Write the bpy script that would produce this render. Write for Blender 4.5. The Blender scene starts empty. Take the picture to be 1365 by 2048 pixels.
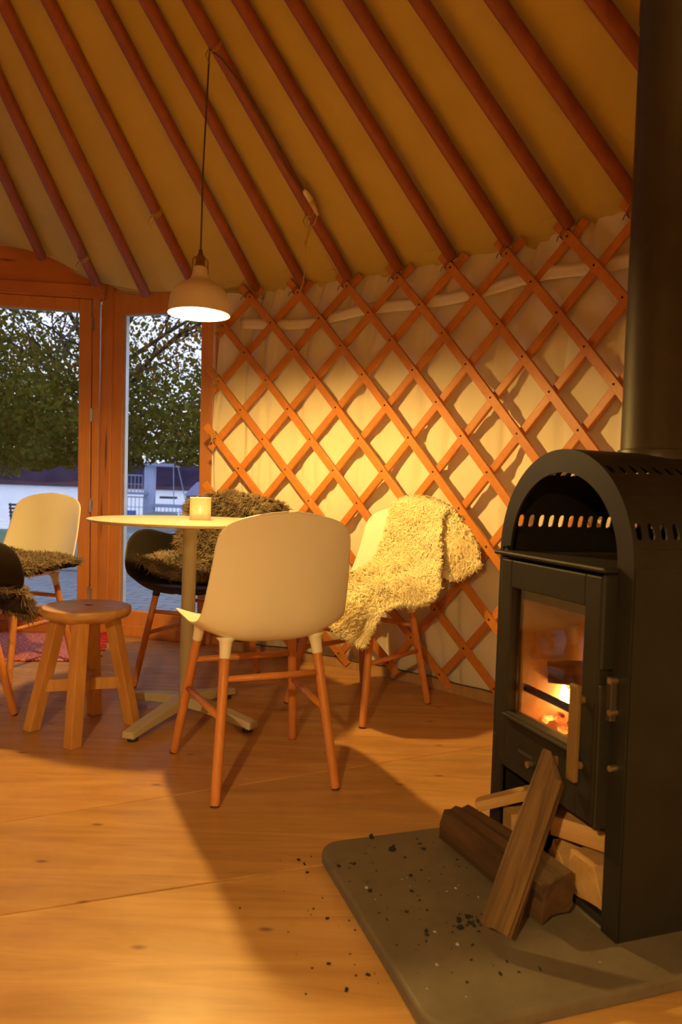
import bpy, math, random
import numpy as np
from mathutils import Vector, Matrix
C = bpy.context.scene.collection
sin, cos, pi = math.sin, math.cos, math.pi
random.seed(5)
RNG = np.random.default_rng(11)

# ------------------------------------------------------------------ materials
class NT:
    def __init__(s, name):
        s.m = bpy.data.materials.new(name); s.m.use_nodes = True
        s.t = s.m.node_tree; s.t.nodes.clear()
        s.out = s.t.nodes.new('ShaderNodeOutputMaterial')
    def n(s, typ, **kw):
        nd = s.t.nodes.new(typ)
        for k, v in kw.items():
            if hasattr(nd, k) and k not in nd.inputs: setattr(nd, k, v)
            else: nd.inputs[k.replace('_', ' ')].default_value = v
        return nd
    def l(s, a, b): s.t.links.new(a, b)
    def coords(s, scale=(1, 1, 1), rot=(0, 0, 0), kind='Object'):
        tc = s.n('ShaderNodeTexCoord'); mp = s.n('ShaderNodeMapping')
        mp.inputs['Scale'].default_value = scale; mp.inputs['Rotation'].default_value = rot
        s.l(tc.outputs[kind], mp.inputs['Vector']); return mp.outputs['Vector']
    def noise(s, vec, scale, detail=4, rough=.55, dist=0):
        nz = s.n('ShaderNodeTexNoise'); s.l(vec, nz.inputs['Vector'])
        nz.inputs['Scale'].default_value = scale; nz.inputs['Detail'].default_value = detail
        nz.inputs['Roughness'].default_value = rough; nz.inputs['Distortion'].default_value = dist
        return nz.outputs['Fac']
    def ramp(s, fac, stops):
        r = s.n('ShaderNodeValToRGB'); el = r.color_ramp.elements
        while len(el) < len(stops): el.new(.5)
        for e, (p, c) in zip(el, stops):
            e.position = p; e.color = (*c, 1) if len(c) == 3 else c
        s.l(fac, r.inputs['Fac']); return r.outputs['Color']
    def mix(s, fac, a, b):
        m = s.n('ShaderNodeMix', data_type='RGBA')
        if isinstance(fac, (int, float)): m.inputs[0].default_value = fac
        else: s.l(fac, m.inputs[0])
        for i, v in ((6, a), (7, b)):
            if isinstance(v, tuple): m.inputs[i].default_value = (*v, 1)
            else: s.l(v, m.inputs[i])
        return m.outputs[2]
    def bump(s, h, strength=.3, dist=.01):
        b = s.n('ShaderNodeBump'); b.inputs['Strength'].default_value = strength
        b.inputs['Distance'].default_value = dist; s.l(h, b.inputs['Height']); return b.outputs['Normal']
    def bsdf(s, col, rough=.5, metal=0, normal=None, spec=.5, coat=0, coatr=.2, trans=0, sheen=0, sub=0):
        b = s.n('ShaderNodeBsdfPrincipled')
        if isinstance(col, tuple): b.inputs['Base Color'].default_value = (*col, 1)
        else: s.l(col, b.inputs['Base Color'])
        if isinstance(rough, (int, float)): b.inputs['Roughness'].default_value = rough
        else: s.l(rough, b.inputs['Roughness'])
        b.inputs['Metallic'].default_value = metal; b.inputs['Specular IOR Level'].default_value = spec
        b.inputs['Coat Weight'].default_value = coat; b.inputs['Coat Roughness'].default_value = coatr
        b.inputs['Transmission Weight'].default_value = trans
        b.inputs['Sheen Weight'].default_value = sheen
        if normal is not None: s.l(normal, b.inputs['Normal'])
        s.l(b.outputs[0], s.out.inputs[0]); return b

def plain(name, col, rough=.5, metal=0, spec=.5, var=.12, nscale=12, bump=0, coat=0):
    t = NT(name); v = t.coords()
    f = t.noise(v, nscale, 4)
    d = tuple(c * (1 - var) for c in col); l = tuple(min(1, c * (1 + var)) for c in col)
    c = t.ramp(f, [(.3, d), (.7, l)])
    nm = t.bump(t.noise(v, nscale * 6, 3), bump, .003) if bump else None
    t.bsdf(c, rough, metal, nm, spec, coat); return t.m

def wood(name, c1, c2, scale=(30, 30, 2), rough=.5, coat=0, knots=False, rot=(0, 0, 0), spec=.4, bump=.12):
    t = NT(name); v = t.coords(scale, rot)
    f = t.noise(v, 1.0, 5, .6, .6)
    c = t.ramp(f, [(.28, c1), (.72, c2)])
    f2 = t.noise(t.coords((3, 3, 3)), 1.0, 2)
    c = t.mix(t.ramp(f2, [(.4, (0, 0, 0)), (.75, (.5, .5, .5))]), c, tuple(x * .72 for x in c1))
    if knots:
        vo = t.n('ShaderNodeTexVoronoi'); vo.inputs['Scale'].default_value = 1.0
        t.l(t.coords(tuple(s * .33 for s in scale), rot), vo.inputs['Vector'])
        k = t.ramp(vo.outputs['Distance'], [(.05, (1, 1, 1)), (.13, (0, 0, 0))])
        c = t.mix(k, c, tuple(x * .35 for x in c1))
    t.bsdf(c, rough, 0, t.bump(f, bump, .004), spec, coat, .25); return t.m

def emit(name, col, strength):
    t = NT(name); e = t.n('ShaderNodeEmission'); e.inputs[0].default_value = (*col, 1); e.inputs[1].default_value = strength
    t.l(e.outputs[0], t.out.inputs[0]); return t.m

def pane_glass(name, tint=(1, 1, 1), refl=1.0, rough=0.0):
    t = NT(name); tr = t.n('ShaderNodeBsdfTransparent'); tr.inputs[0].default_value = (*tint, 1)
    gl = t.n('ShaderNodeBsdfGlossy'); gl.inputs['Roughness'].default_value = rough
    fr = t.n('ShaderNodeFresnel'); ge = t.n('ShaderNodeNewGeometry'); io = t.n('ShaderNodeMath', operation='MULTIPLY_ADD'); t.l(ge.outputs['Backfacing'], io.inputs[0]); io.inputs[1].default_value = 1 / 1.45 - 1.45; io.inputs[2].default_value = 1.45; t.l(io.outputs[0], fr.inputs[0])
    mu = t.n('ShaderNodeMath', operation='MULTIPLY'); mu.inputs[1].default_value = refl; t.l(fr.outputs[0], mu.inputs[0])
    mx = t.n('ShaderNodeMixShader'); t.l(mu.outputs[0], mx.inputs[0]); t.l(tr.outputs[0], mx.inputs[1]); t.l(gl.outputs[0], mx.inputs[2])
    t.l(mx.outputs[0], t.out.inputs[0]); return t.m

def cloth(name, col, var=.08, trans=.0):
    t = NT(name); v = t.coords()
    c = t.ramp(t.noise(v, 5, 4), [(.3, tuple(x * (1 - var) for x in col)), (.7, col)])
    wv = t.noise(t.coords((900, 900, 900)), 1, 1)
    t.bsdf(c, .92, 0, t.bump(wv, .15, .001), .15); return t.m

M = {}
M['pole'] = wood('stained_pole_wood', (.24, .058, .013), (.34, .090, .021), (26, 26, 3), .5, knots=False)
M['slat'] = wood('stained_slat_wood', (.52, .185, .038), (.64, .25, .055), (24, 24, 24), .42)
M['frame'] = wood('door_frame_wood', (.56, .21, .05), (.66, .27, .07), (38, 38, 2.5), .38, knots=True)
M['frameh'] = wood('header_wood', (.50, .16, .04), (.58, .20, .055), (3, 38, 38), .42, knots=True)
M['leg'] = wood('chair_leg_wood', (.55, .20, .055), (.64, .26, .08), (60, 60, 5), .4)
M['stool'] = wood('acacia_stool_wood', (.40, .21, .085), (.62, .37, .16), (9, 34, 34), .38, rot=(0, 0, .5))
M['stoolleg'] = wood('stool_leg_wood', (.50, .24, .07), (.66, .36, .12), (40, 40, 4), .4)
M['white'] = plain('white_moulded_plastic', (.88, .84, .75), .38, var=.02, nscale=3)
M['black'] = plain('black_moulded_plastic', (.012, .010, .010), .42, var=.1, nscale=3)
M['pad'] = plain('dark_rubber', (.03, .02, .015), .7)
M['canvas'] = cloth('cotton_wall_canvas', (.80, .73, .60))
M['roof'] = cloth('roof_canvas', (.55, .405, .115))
M['tablew'] = plain('table_powder_coat', (.54, .45, .37), .42, var=.02, nscale=3)
M['tableb'] = plain('table_base_powder_coat', (.50, .45, .33), .45, var=.05, nscale=5)
M['steel'] = plain('stove_steel', (.016, .014, .0115), .55, 0, .28, var=.25, nscale=9, bump=.05)
M['pipe'] = plain('flue_steel', (.042, .033, .024), .45, .12, .5, var=.25, nscale=5)
M['brick'] = plain('firebrick_lining', (.52, .36, .20), .8, var=.2, nscale=9)
M['brass'] = plain('tarnished_brass', (.30, .19, .07), .4, .9)
M['handle'] = plain('tan_handle', (.16, .095, .035), .5, .1)
M['hinge'] = plain('hinge_metal', (.45, .36, .22), .35, .9)
M['alu'] = plain('aluminium_spacer', (.55, .53, .52), .4, .7)
M['cord'] = plain('grey_textile_cord', (.10, .07, .04), .8)
M['wirep'] = plain('pale_cable', (.50, .33, .12), .6)
M['twine'] = plain('hemp_twine', (.50, .32, .13), .9)
M['tie'] = plain('leather_tie', (.13, .045, .015), .8)
M['plug'] = plain('cream_plug_plastic', (.72, .60, .40), .4)
M['lampw'] = plain('lamp_enamel', (.80, .70, .60), .4, var=.02)
M['bulb'] = emit('bulb_glow', (1.0, .60, .15), 2450)
M['bulb2'] = emit('brighter_bulb_glow', (1.0, .62, .20), 4600)
M['slate'] = NT('hearth_stone')
t = M['slate']; v = t.coords()
c = t.ramp(t.noise(v, 7, 6, .65), [(.3, (.095, .078, .058)), (.7, (.15, .125, .092))])
sp = t.n('ShaderNodeTexVoronoi'); sp.inputs['Scale'].default_value = 34; t.l(v, sp.inputs['Vector'])
k = t.ramp(sp.outputs['Distance'], [(.06, (1, 1, 1)), (.16, (0, 0, 0))])
ms = t.ramp(t.noise(v, 5, 2), [(.5, (0, 0, 0)), (.62, (1, 1, 1))])
mm = t.n('ShaderNodeMix', data_type='RGBA', blend_type='MULTIPLY'); mm.inputs[0].default_value = 1; t.l(k, mm.inputs[6]); t.l(ms, mm.inputs[7])
c = t.mix(mm.outputs[2], c, (.03, .024, .018))
t.bsdf(c, .62, 0, t.bump(t.noise(v, 40, 5), .25, .004), .4); M['slate'] = t.m
M['char'] = plain('charcoal', (.012, .010, .009), .9)
M['bark'] = wood('weathered_log_wood', (.030, .015, .006), (.17, .092, .036), (60, 60, 3.5), .85, bump=.8)
M['darklog'] = wood('dark_split_wood', (.040, .018, .008), (.10, .050, .020), (22, 22, 3), .85, bump=.5)
M['fresh'] = wood('fresh_split_wood', (.36, .19, .07), (.50, .31, .13), (30, 30, 3), .7, bump=.3)
M['emberlog'] = wood('scorched_log', (.03, .018, .012), (.20, .12, .07), (26, 26, 3), .9, bump=.5)
t = NT('glowing_embers'); f = t.noise(t.coords((30, 30, 30)), 1, 3)
e = t.n('ShaderNodeEmission'); t.l(t.ramp(f, [(.42, (.02, .004, .001)), (.55, (1, .12, .015)), (.7, (1, .45, .10))]), e.inputs[0]); e.inputs[1].default_value = 5
t.l(e.outputs[0], t.out.inputs[0]); M['ember'] = t.m
M['flame'] = emit('flame_glow', (1.0, .52, .14), 34)
M['candleflame'] = emit('candle_flame_glow', (1.0, .55, .16), 40)
M['wax'] = plain('candle_wax', (.85, .75, .55), .5)
M['glass'] = pane_glass('window_glass', (.96, .97, .97), 1.25)
M['stoveglass'] = pane_glass('stove_glass', (.80, .72, .62), 1.6, .02)
t = NT('frosted_glass'); tr = t.n('ShaderNodeBsdfTranslucent'); tr.inputs[0].default_value = (.95, .86, .70, 1)
tp = t.n('ShaderNodeBsdfTransparent'); gl = t.n('ShaderNodeBsdfGlossy'); gl.inputs['Roughness'].default_value = .25
df = t.n('ShaderNodeBsdfDiffuse'); df.inputs[0].default_value = (.85, .76, .62, 1)
m1 = t.n('ShaderNodeMixShader'); m1.inputs[0].default_value = .35; t.l(tr.outputs[0], m1.inputs[1]); t.l(tp.outputs[0], m1.inputs[2])
m2 = t.n('ShaderNodeMixShader'); m2.inputs[0].default_value = .35; t.l(m1.outputs[0], m2.inputs[1]); t.l(df.outputs[0], m2.inputs[2])
m3 = t.n('ShaderNodeMixShader'); m3.inputs[0].default_value = .06; t.l(m2.outputs[0], m3.inputs[1]); t.l(gl.outputs[0], m3.inputs[2])
t.l(m3.outputs[0], t.out.inputs[0]); M['frost'] = t.m
def furmat(name, stops, scale=9):
    t = NT(name); f = t.noise(t.coords(), scale, 4, .6)
    t.bsdf(t.ramp(f, stops), .75, 0, None, .2, sheen=.2); return t.m
M['cream'] = furmat('cream_wool', [(.3, (.90, .76, .44)), (.6, (.94, .84, .56)), (.85, (.96, .90, .70))], 14)
M['hide'] = plain('pale_hide', (.80, .64, .38), .9)
M['grey'] = furmat('grey_brown_wool', [(.28, (.06, .04, .024)), (.48, (.20, .14, .085)), (.72, (.43, .33, .22))], 22)
M['darkhide'] = plain('dark_hide', (.05, .034, .02), .9)

def floor_mat(name, ang, a, b, c):
    t = NT(name)
    v = t.coords((1.6, 15, 15), (0, 0, -ang)); f = t.noise(v, 1.0, 6, .62, .8)
    col = t.ramp(f, [(.25, a), (.5, b), (.75, c)])
    vo = t.n('ShaderNodeTexVoronoi'); vo.inputs['Scale'].default_value = 1.0
    vo.voronoi_dimensions = '2D'; vo.inputs['Randomness'].default_value = 1
    t.l(t.coords((4.2, 9.5, 1), (0, 0, -ang)), vo.inputs['Vector'])
    sel = t.n('ShaderNodeSeparateColor'); t.l(vo.outputs['Color'], sel.inputs[0])
    gt = t.n('ShaderNodeMath', operation='GREATER_THAN'); gt.inputs[1].default_value = .72; t.l(sel.outputs[0], gt.inputs[0])
    k = t.ramp(vo.outputs['Distance'], [(.02, (.85, .85, .85)), (.085, (0, 0, 0))])
    kk = t.n('ShaderNodeMix', data_type='RGBA', blend_type='MULTIPLY'); kk.inputs[0].default_value = 1; t.l(k, kk.inputs[6]); t.l(gt.outputs[0], kk.inputs[7])
    col = t.mix(kk.outputs[2], col, (.13, .045, .012))
    dirt = t.ramp(t.noise(t.coords(), 2.4, 5, .7), [(.52, (0, 0, 0)), (.8, (.4, .4, .4))])
    col = t.mix(dirt, col, tuple(x * .55 for x in a))
    r = t.ramp(t.noise(t.coords(), 9, 4), [(.3, (.30, .30, .30)), (.7, (.44, .44, .44))])
    t.bsdf(col, r, 0, t.bump(f, .06, .003), .5); return t.m
M['floorf'] = floor_mat('plywood_front_sheet', .10, (.33, .165, .046), (.47, .265, .088), (.58, .36, .145))
M['floorm'] = floor_mat('plywood_middle_sheet', .42, (.29, .14, .044), (.43, .236, .080), (.55, .32, .125))
M['floorr'] = floor_mat('plywood_rear_sheet', .46, (.32, .15, .044), (.47, .25, .085), (.58, .335, .13))
M['seam'] = plain('floor_gap', (.05, .025, .01), .9)
# outdoors
M['paving'] = NT('concrete_paving'); t = M['paving']
br = t.n('ShaderNodeTexBrick'); t.l(t.coords((1, 1, 1), (0, 0, .2)), br.inputs['Vector'])
br.inputs['Scale'].default_value = 2.0; br.inputs['Mortar Size'].default_value = .012
br.inputs['Color1'].default_value = (.27, .28, .30, 1); br.inputs['Color2'].default_value = (.32, .33, .35, 1); br.inputs['Mortar'].default_value = (.11, .11, .11, 1)
t.bsdf(br.outputs[0], .8); M['paving'] = t.m
M['concrete'] = plain('pale_concrete', (.36, .38, .42), .85, var=.1, nscale=6)
M['lawn'] = plain('lawn_grass', (.05, .12, .035), .9, var=.4, nscale=5)
M['water'] = NT('lake_water'); t = M['water']
nz = t.noise(t.coords((.30, .9, 1)), 1.0, 4, .6)
t.bsdf((.55, .58, .66), .14, 0, t.bump(nz, .9, .22), .9); M['water'] = t.m
M['hill'] = plain('far_woods', (.026, .022, .050), 1, spec=0, var=.45, nscale=.09)
M['shorebank'] = plain('far_bank', (.06, .036, .046), 1, spec=0, var=.3, nscale=.2)
def leafmat(name, a, b, sc_):
    t = NT(name); c = t.ramp(t.noise(t.coords(), sc_, 3), [(.35, a), (.65, b)])
    d = t.n('ShaderNodeBsdfDiffuse'); tl = t.n('ShaderNodeBsdfTranslucent'); t.l(c, d.inputs[0]); t.l(c, tl.inputs[0])
    m = t.n('ShaderNodeMixShader'); m.inputs[0].default_value = .45; t.l(d.outputs[0], m.inputs[1]); t.l(tl.outputs[0], m.inputs[2]); t.l(m.outputs[0], t.out.inputs[0]); return t.m
M['leafg'] = leafmat('green_leaves', (.075, .085, .012), (.20, .18, .030), 1.7)
M['leafb'] = leafmat('autumn_leaves', (.16, .085, .02), (.34, .19, .045), 2.5)
M['branch'] = plain('dark_bark', (.035, .026, .018), .9)
M['bluegrey'] = plain('painted_steel', (.20, .23, .33), .6)
M['paleblue'] = plain('pale_concrete_pillar', (.33, .37, .50), .8)
M['bluedrum'] = plain('blue_drum', (.04, .10, .30), .5)
M['hutwall'] = plain('grey_hut_wall', (.27, .30, .29), .8)
M['hutroof'] = plain('violet_roof', (.22, .21, .36), .7)
M['darkmetal'] = plain('dark_painted_metal', (.03, .03, .045), .5)
t = NT('red_flatweave'); 
vv = t.coords((1, 1, 1), (0, 0, .25)); ck = t.n('ShaderNodeTexNoise'); ck.inputs['Scale'].default_value = 1; ck.inputs['Detail'].default_value = 2
mp = t.coords((70, 160, 1), (0, 0, .25)); t.l(mp, ck.inputs['Vector'])
t.bsdf(t.ramp(ck.outputs['Fac'], [(.36, (.42, .035, .03)), (.5, (.55, .12, .10)), (.6, (.68, .38, .33))]), .95, 0, t.bump(ck.outputs['Fac'], .5, .004)); M['rug'] = t.m
M['redyarn'] = plain('red_yarn', (.50, .02, .02), .9)

# ------------------------------------------------------------------ mesh helpers
class MB:
    def __init__(s): s.v = []; s.f = []; s.mi = []
    def add(s, vs, fs, mi=0):
        o = len(s.v); s.v += [tuple(v) for v in vs]
        s.f += [tuple(o + i for i in f) for f in fs]; s.mi += [mi] * len(fs); return s
    def box(s, c, size, R=None, mi=0):
        x, y, z = (d / 2 for d in size)
        vs = [Vector((a * x, b * y, d * z)) for a in (-1, 1) for b in (-1, 1) for d in (-1, 1)]
        if R is not None: vs = [R @ q for q in vs]
        c = Vector(c)
        return s.add([q + c for q in vs], [(0, 1, 3, 2), (4, 6, 7, 5), (0, 4, 5, 1), (2, 3, 7, 6), (0, 2, 6, 4), (1, 5, 7, 3)], mi)
    def tube(s, pts, rad, n=10, mi=0, caps=True, flat=None):
        pts = [Vector(p) for p in pts]; k = len(pts)
        if not hasattr(rad, '__len__'): rad = [rad] * k
        up = None; vs = []
        for i, p in enumerate(pts):
            d = (pts[min(i + 1, k - 1)] - pts[max(i - 1, 0)]).normalized()
            if up is None: up = d.orthogonal().normalized()
            up = (up - d * up.dot(d)).normalized(); w = d.cross(up)
            for j in range(n):
                a = 2 * pi * j / n; vs.append(p + (up * cos(a) + w * sin(a)) * rad[i])
        fs = [(i * n + j, i * n + (j + 1) % n, (i + 1) * n + (j + 1) % n, (i + 1) * n + j) for i in range(k - 1) for j in range(n)]
        if caps: fs += [tuple(range(n - 1, -1, -1)), tuple((k - 1) * n + j for j in range(n))]
        return s.add(vs, fs, mi)
    def lathe(s, prof, n=32, c=(0, 0, 0), mi=0, caps=False):
        vs = [(c[0] + r * cos(2 * pi * j / n), c[1] + r * sin(2 * pi * j / n), c[2] + z) for r, z in prof for j in range(n)]
        k = len(prof)
        fs = [(i * n + j, i * n + (j + 1) % n, (i + 1) * n + (j + 1) % n, (i + 1) * n + j) for i in range(k - 1) for j in range(n)]
        if caps: fs += [tuple(range(n - 1, -1, -1)), tuple((k - 1) * n + j for j in range(n))]
        return s.add(vs, fs, mi)
    def sweep(s, frames, poly, mi=0):
        # frames: list of (pos, a, b); poly: list of (x,y)
        n = len(poly); vs = [p + a * x + b * y for p, a, b in frames for x, y in poly]; k = len(frames)
        fs = [(i * n + j, i * n + (j + 1) % n, (i + 1) * n + (j + 1) % n, (i + 1) * n + j) for i in range(k - 1) for j in range(n)]
        fs += [tuple(range(n - 1, -1, -1)), tuple((k - 1) * n + j for j in range(n))]
        return s.add(vs, fs, mi)
    def prism(s, poly, z0, z1, mi=0):
        n = len(poly)
        vs = [(x, y, z0) for x, y in poly] + [(x, y, z1) for x, y in poly]
        fs = [tuple(range(n - 1, -1, -1)), tuple(range(n, 2 * n))] + [(i, (i + 1) % n, n + (i + 1) % n, n + i) for i in range(n)]
        return s.add(vs, fs, mi)
    def grid(s, fn, nu, nv, mi=0):
        vs = [fn(i / (nu - 1), j / (nv - 1)) for j in range(nv) for i in range(nu)]
        fs = [(j * nu + i, j * nu + i + 1, (j + 1) * nu + i + 1, (j + 1) * nu + i) for j in range(nv - 1) for i in range(nu - 1)]
        return s.add(vs, fs, mi)
    def build(s, name, mats, parent=None, smooth=False, bevel=0, seg=2, solid=0, sub=0, loc=None, rz=0, ang=40):
        me = bpy.data.meshes.new(name); me.from_pydata(s.v, [], s.f)
        mats = mats if isinstance(mats, (list, tuple)) else [mats]
        for m in mats: me.materials.append(m)
        me.polygons.foreach_set('material_index', s.mi)
        if smooth: me.polygons.foreach_set('use_smooth', [True] * len(s.f))
        me.update()
        import bmesh
        bm = bmesh.new(); bm.from_mesh(me); bmesh.ops.recalc_face_normals(bm, faces=bm.faces); bm.to_mesh(me); bm.free()
        o = bpy.data.objects.new(name, me); C.objects.link(o)
        if parent is not None: o.parent = parent
        if loc: o.location = loc
        if rz: o.rotation_euler.z = rz
        if solid:
            md = o.modifiers.new('solid', 'SOLIDIFY'); md.thickness = solid; md.offset = 0
        if sub:
            md = o.modifiers.new('sub', 'SUBSURF'); md.levels = sub; md.render_levels = sub
        if bevel:
            md = o.modifiers.new('bevel', 'BEVEL'); md.width = bevel; md.segments = seg; md.limit_method = 'ANGLE'; md.angle_limit = math.radians(ang)
        return o

def np_mesh(name, V, quads, tris, mat, parent=None, smooth=True, mi_q=None, mats=None):
    me = bpy.data.meshes.new(name); V = np.asarray(V, np.float32)
    nq, nt = len(quads), len(tris)
    me.vertices.add(len(V)); me.vertices.foreach_set('co', V.ravel())
    loops = np.concatenate([np.asarray(quads, np.int32).ravel(), np.asarray(tris, np.int32).ravel()]).astype(np.int32)
    me.loops.add(len(loops)); me.loops.foreach_set('vertex_index', loops)
    me.polygons.add(nq + nt)
    st = np.concatenate([np.arange(nq) * 4, nq * 4 + np.arange(nt) * 3]).astype(np.int32)
    me.polygons.foreach_set('loop_start', st)
    for m in (mats or [mat]): me.materials.append(m)
    if mi_q is not None: me.polygons.foreach_set('material_index', np.asarray(mi_q, np.int32))
    me.polygons.foreach_set('use_smooth', np.full(nq + nt, smooth))
    me.update(calc_edges=True); me.validate()
    o = bpy.data.objects.new(name, me); C.objects.link(o)
    if parent is not None: o.parent = parent
    return o

def tag(o, label=None, cat=None, group=None, kind=None):
    if label: o['label'] = label
    if cat: o['category'] = cat
    if group: o['group'] = group
    if kind: o['kind'] = kind
    return o
def empty(name, loc=(0, 0, 0), rz=0, **kw):
    o = bpy.data.objects.new(name, None); C.objects.link(o); o.empty_display_size = .05
    o.location = loc; o.rotation_euler = (0, 0, rz); return tag(o, **kw)
def kids(o): return [c for c in list(bpy.data.objects) if c.parent == o]
def dup(o, loc, rz, label, group=None):
    r = o.copy(); C.objects.link(r); r.location = loc; r.rotation_euler = (0, 0, rz); r['label'] = label
    if group: r['group'] = group
    for ch in kids(o):
        c = ch.copy(); C.objects.link(c); c.parent = r
        for g in kids(ch):
            d = g.copy(); C.objects.link(d); d.parent = c
    return r
def crom(P, n):
    """Catmull-Rom resample of an array of points (k,...) to n points"""
    P = np.asarray(P, float); k = len(P)
    Q = np.concatenate([[2 * P[0] - P[1]], P, [2 * P[-1] - P[-2]]])
    t = np.linspace(0, k - 1, n); i = np.minimum(t.astype(int), k - 2); f = (t - i).reshape(-1, *([1] * (P.ndim - 1)))
    p0, p1, p2, p3 = Q[i], Q[i + 1], Q[i + 2], Q[i + 3]
    return .5 * (2 * p1 + (p2 - p0) * f + (2 * p0 - 5 * p1 + 4 * p2 - p3) * f ** 2 + (3 * p1 - p0 - 3 * p2 + p3) * f ** 3)

# ------------------------------------------------------------------ camera
sc = bpy.context.scene
F = 1450.0; PITCH, ROLL, H = -.03067, .03482, .8634
cam = bpy.data.cameras.new('camera'); co = bpy.data.objects.new('camera', cam); C.objects.link(co)
cam.sensor_fit = 'VERTICAL'; cam.sensor_height = 36; cam.lens = F / 2048 * 36
cp, sp_ = cos(PITCH), sin(PITCH); cr, sr = cos(ROLL), sin(ROLL)
fw = Vector((0, cp, sp_)); up0 = Vector((0, -sp_, cp)); r0 = Vector((1, 0, 0))
rr = cr * r0 + sr * up0; uu = -sr * r0 + cr * up0
Rm = Matrix((rr, uu, -fw)).transposed().to_4x4()
co.matrix_world = Matrix.Translation((0, 0, H)) @ Rm
cam.clip_start = .02; cam.clip_end = 2000
cam.dof.use_dof = True; cam.dof.focus_distance = 2.75; cam.dof.aperture_fstop = 4.5
sc.camera = co
sc.view_settings.view_transform = 'Standard'; sc.view_settings.look = 'None'; sc.view_settings.gamma = 1
sc.view_settings.use_curve_mapping = False; sc.view_settings.exposure = .22
sc.cycles.max_bounces = 10; sc.cycles.diffuse_bounces = 6; sc.cycles.transparent_max_bounces = 24
sc.cycles.sample_clamp_indirect = 6

# world: even dusk sky, slightly brighter towards the horizon
w = bpy.data.worlds.new('dusk_sky'); sc.world = w; w.use_nodes = True
wt = w.node_tree; bg = wt.nodes['Background']
tc = wt.nodes.new('ShaderNodeTexCoord'); sx = wt.nodes.new('ShaderNodeSeparateXYZ'); wt.links.new(tc.outputs['Generated'], sx.inputs[0])
rp = wt.nodes.new('ShaderNodeValToRGB'); wt.links.new(sx.outputs[2], rp.inputs[0])
rp.color_ramp.elements[0].position = 0; rp.color_ramp.elements[0].color = (.78, .83, 1, 1)
rp.color_ramp.elements[1].position = .7; rp.color_ramp.elements[1].color = (.52, .66, 1, 1)
wt.links.new(rp.outputs[0], bg.inputs[0]); bg.inputs[1].default_value = 1.45

# ------------------------------------------------------------------ yurt shell
CX, CY = -1.62785, .83564; R0 = 2.91601
T0, WS, Z0, HS, B2, C2, SL, DH = .308401, .0901463, 1.797726, .141484, .1111807, -.0066978, .0182849, -.0033307
YK = 1.03
def cyl(th, r, z): return Vector((YK * (CX + r * sin(th)), YK * (CY + r * cos(th)), H + YK * (z - H)))
def latt(idx, k, dr=0.):
    q = (k - 6) / 6
    th = T0 + idx * WS + C2 * q * q
    return cyl(th, R0 + B2 * q * q + SL * q + dr, Z0 - k * HS + DH * q * q), th

def clip(poly, n, d):
    out = []
    for i in range(len(poly)):
        a, b = poly[i], poly[(i + 1) % len(poly)]
        da, db = a[0] * n[0] + a[1] * n[1] - d, b[0] * n[0] + b[1] * n[1] - d
        if da >= 0: out.append(a)
        if da * db < 0:
            t_ = da / (da - db); out.append((a[0] + t_ * (b[0] - a[0]), a[1] + t_ * (b[1] - a[1])))
    return out
RF = 3.32
circ = [(CX + RF * cos(2 * pi * i / 96), CY + RF * sin(2 * pi * i / 96)) for i in range(96)]
def seam(p, q):
    d = Vector((q[0] - p[0], q[1] - p[1])).normalized(); n = (-d.y, d.x); return n, n[0] * p[0] + n[1] * p[1]
n1, d1 = seam((-.647, 1.408), (-.009, 1.642)); n2, d2 = seam((-.828, 1.793), (-.265, 2.072))
fl = MB(); g = .0022
neg = lambda n: (-n[0], -n[1])
for poly, mi in ((clip(circ, neg(n1), -d1 + g), 0), (clip(clip(circ, n1, d1 + g), neg(n2), -d2 + g * .7), 1), (clip(clip(circ, n2, d2 + g * .7), n1, d1 + g), 2)):
    fl.prism(poly, -.018, 0, mi)
fl.prism(circ, -.06, -.006, 3)
tag(fl.build('floor', [M['floorf'], M['floorm'], M['floorr'], M['seam']], bevel=.0015, seg=1), kind='structure')

# folds in the hanging wall canvas
_ph = [(RNG.uniform(14, 90), RNG.uniform(0, 6.28), RNG.uniform(-.25, .25), RNG.uniform(.2, 1)) for _ in range(16)]
def fold(th, z):
    s_ = 0
    for f_, p_, k_, a_ in _ph: s_ += a_ * abs(sin(f_ * .5 * (th + k_ * .12 * (z - 1) + .01 * sin(5 * z + p_)) + p_)) ** 3 * (18 / (18 + f_ * .3))
    for f_, p_, k_, a_ in _ph[:9]:
        s_ += 4.0 * a_ * math.exp(-(sin(f_ * .33 * (th + k_ * .10 * (z - 1) + .006 * sin(7 * z + p_)) + p_ * 2) / .10) ** 2) * (.6 + .4 * sin(2.3 * z + p_))
    return s_ * .008
def wallr(th, z):
    k = (Z0 - z) / HS; q = (k - 6) / 6
    return R0 + B2 * q * q + SL * q + .021
TH_A, TH_B = .335, 2 * pi - .52
def wcan(u, v_):
    th = TH_A + (TH_B - TH_A) * (u ** 1.6); z = .035 + 1.84 * v_
    bott = .02 * math.exp(-((z - .05) / .06) ** 2) * sin(37 * th)
    return cyl(th, wallr(th, z) + fold(th, z) * (1 if u < .5 else .5) + bott, z)
wm = MB().grid(wcan, 620, 44)
tag(wm.build('wall_canvas', M['canvas'], smooth=True), kind='structure')
# folded hem band along the top of the wall cloth
hb = MB()
def hem(u, v_):
    th = .375 + .82 * u
    idx = (th - T0) / WS
    sag = .012 * sin(idx * 2.1 + .6) - .010 * sin(idx * .9)
    z = 1.64 + .052 * v_ + sag
    return cyl(th, wallr(th, z) - .012 + .006 * sin(th * 40), z)
hb.grid(hem, 90, 4)
tag(hb.build('trim_canvas_hem', M['canvas'], smooth=True, solid=.004), kind='structure')
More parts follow.
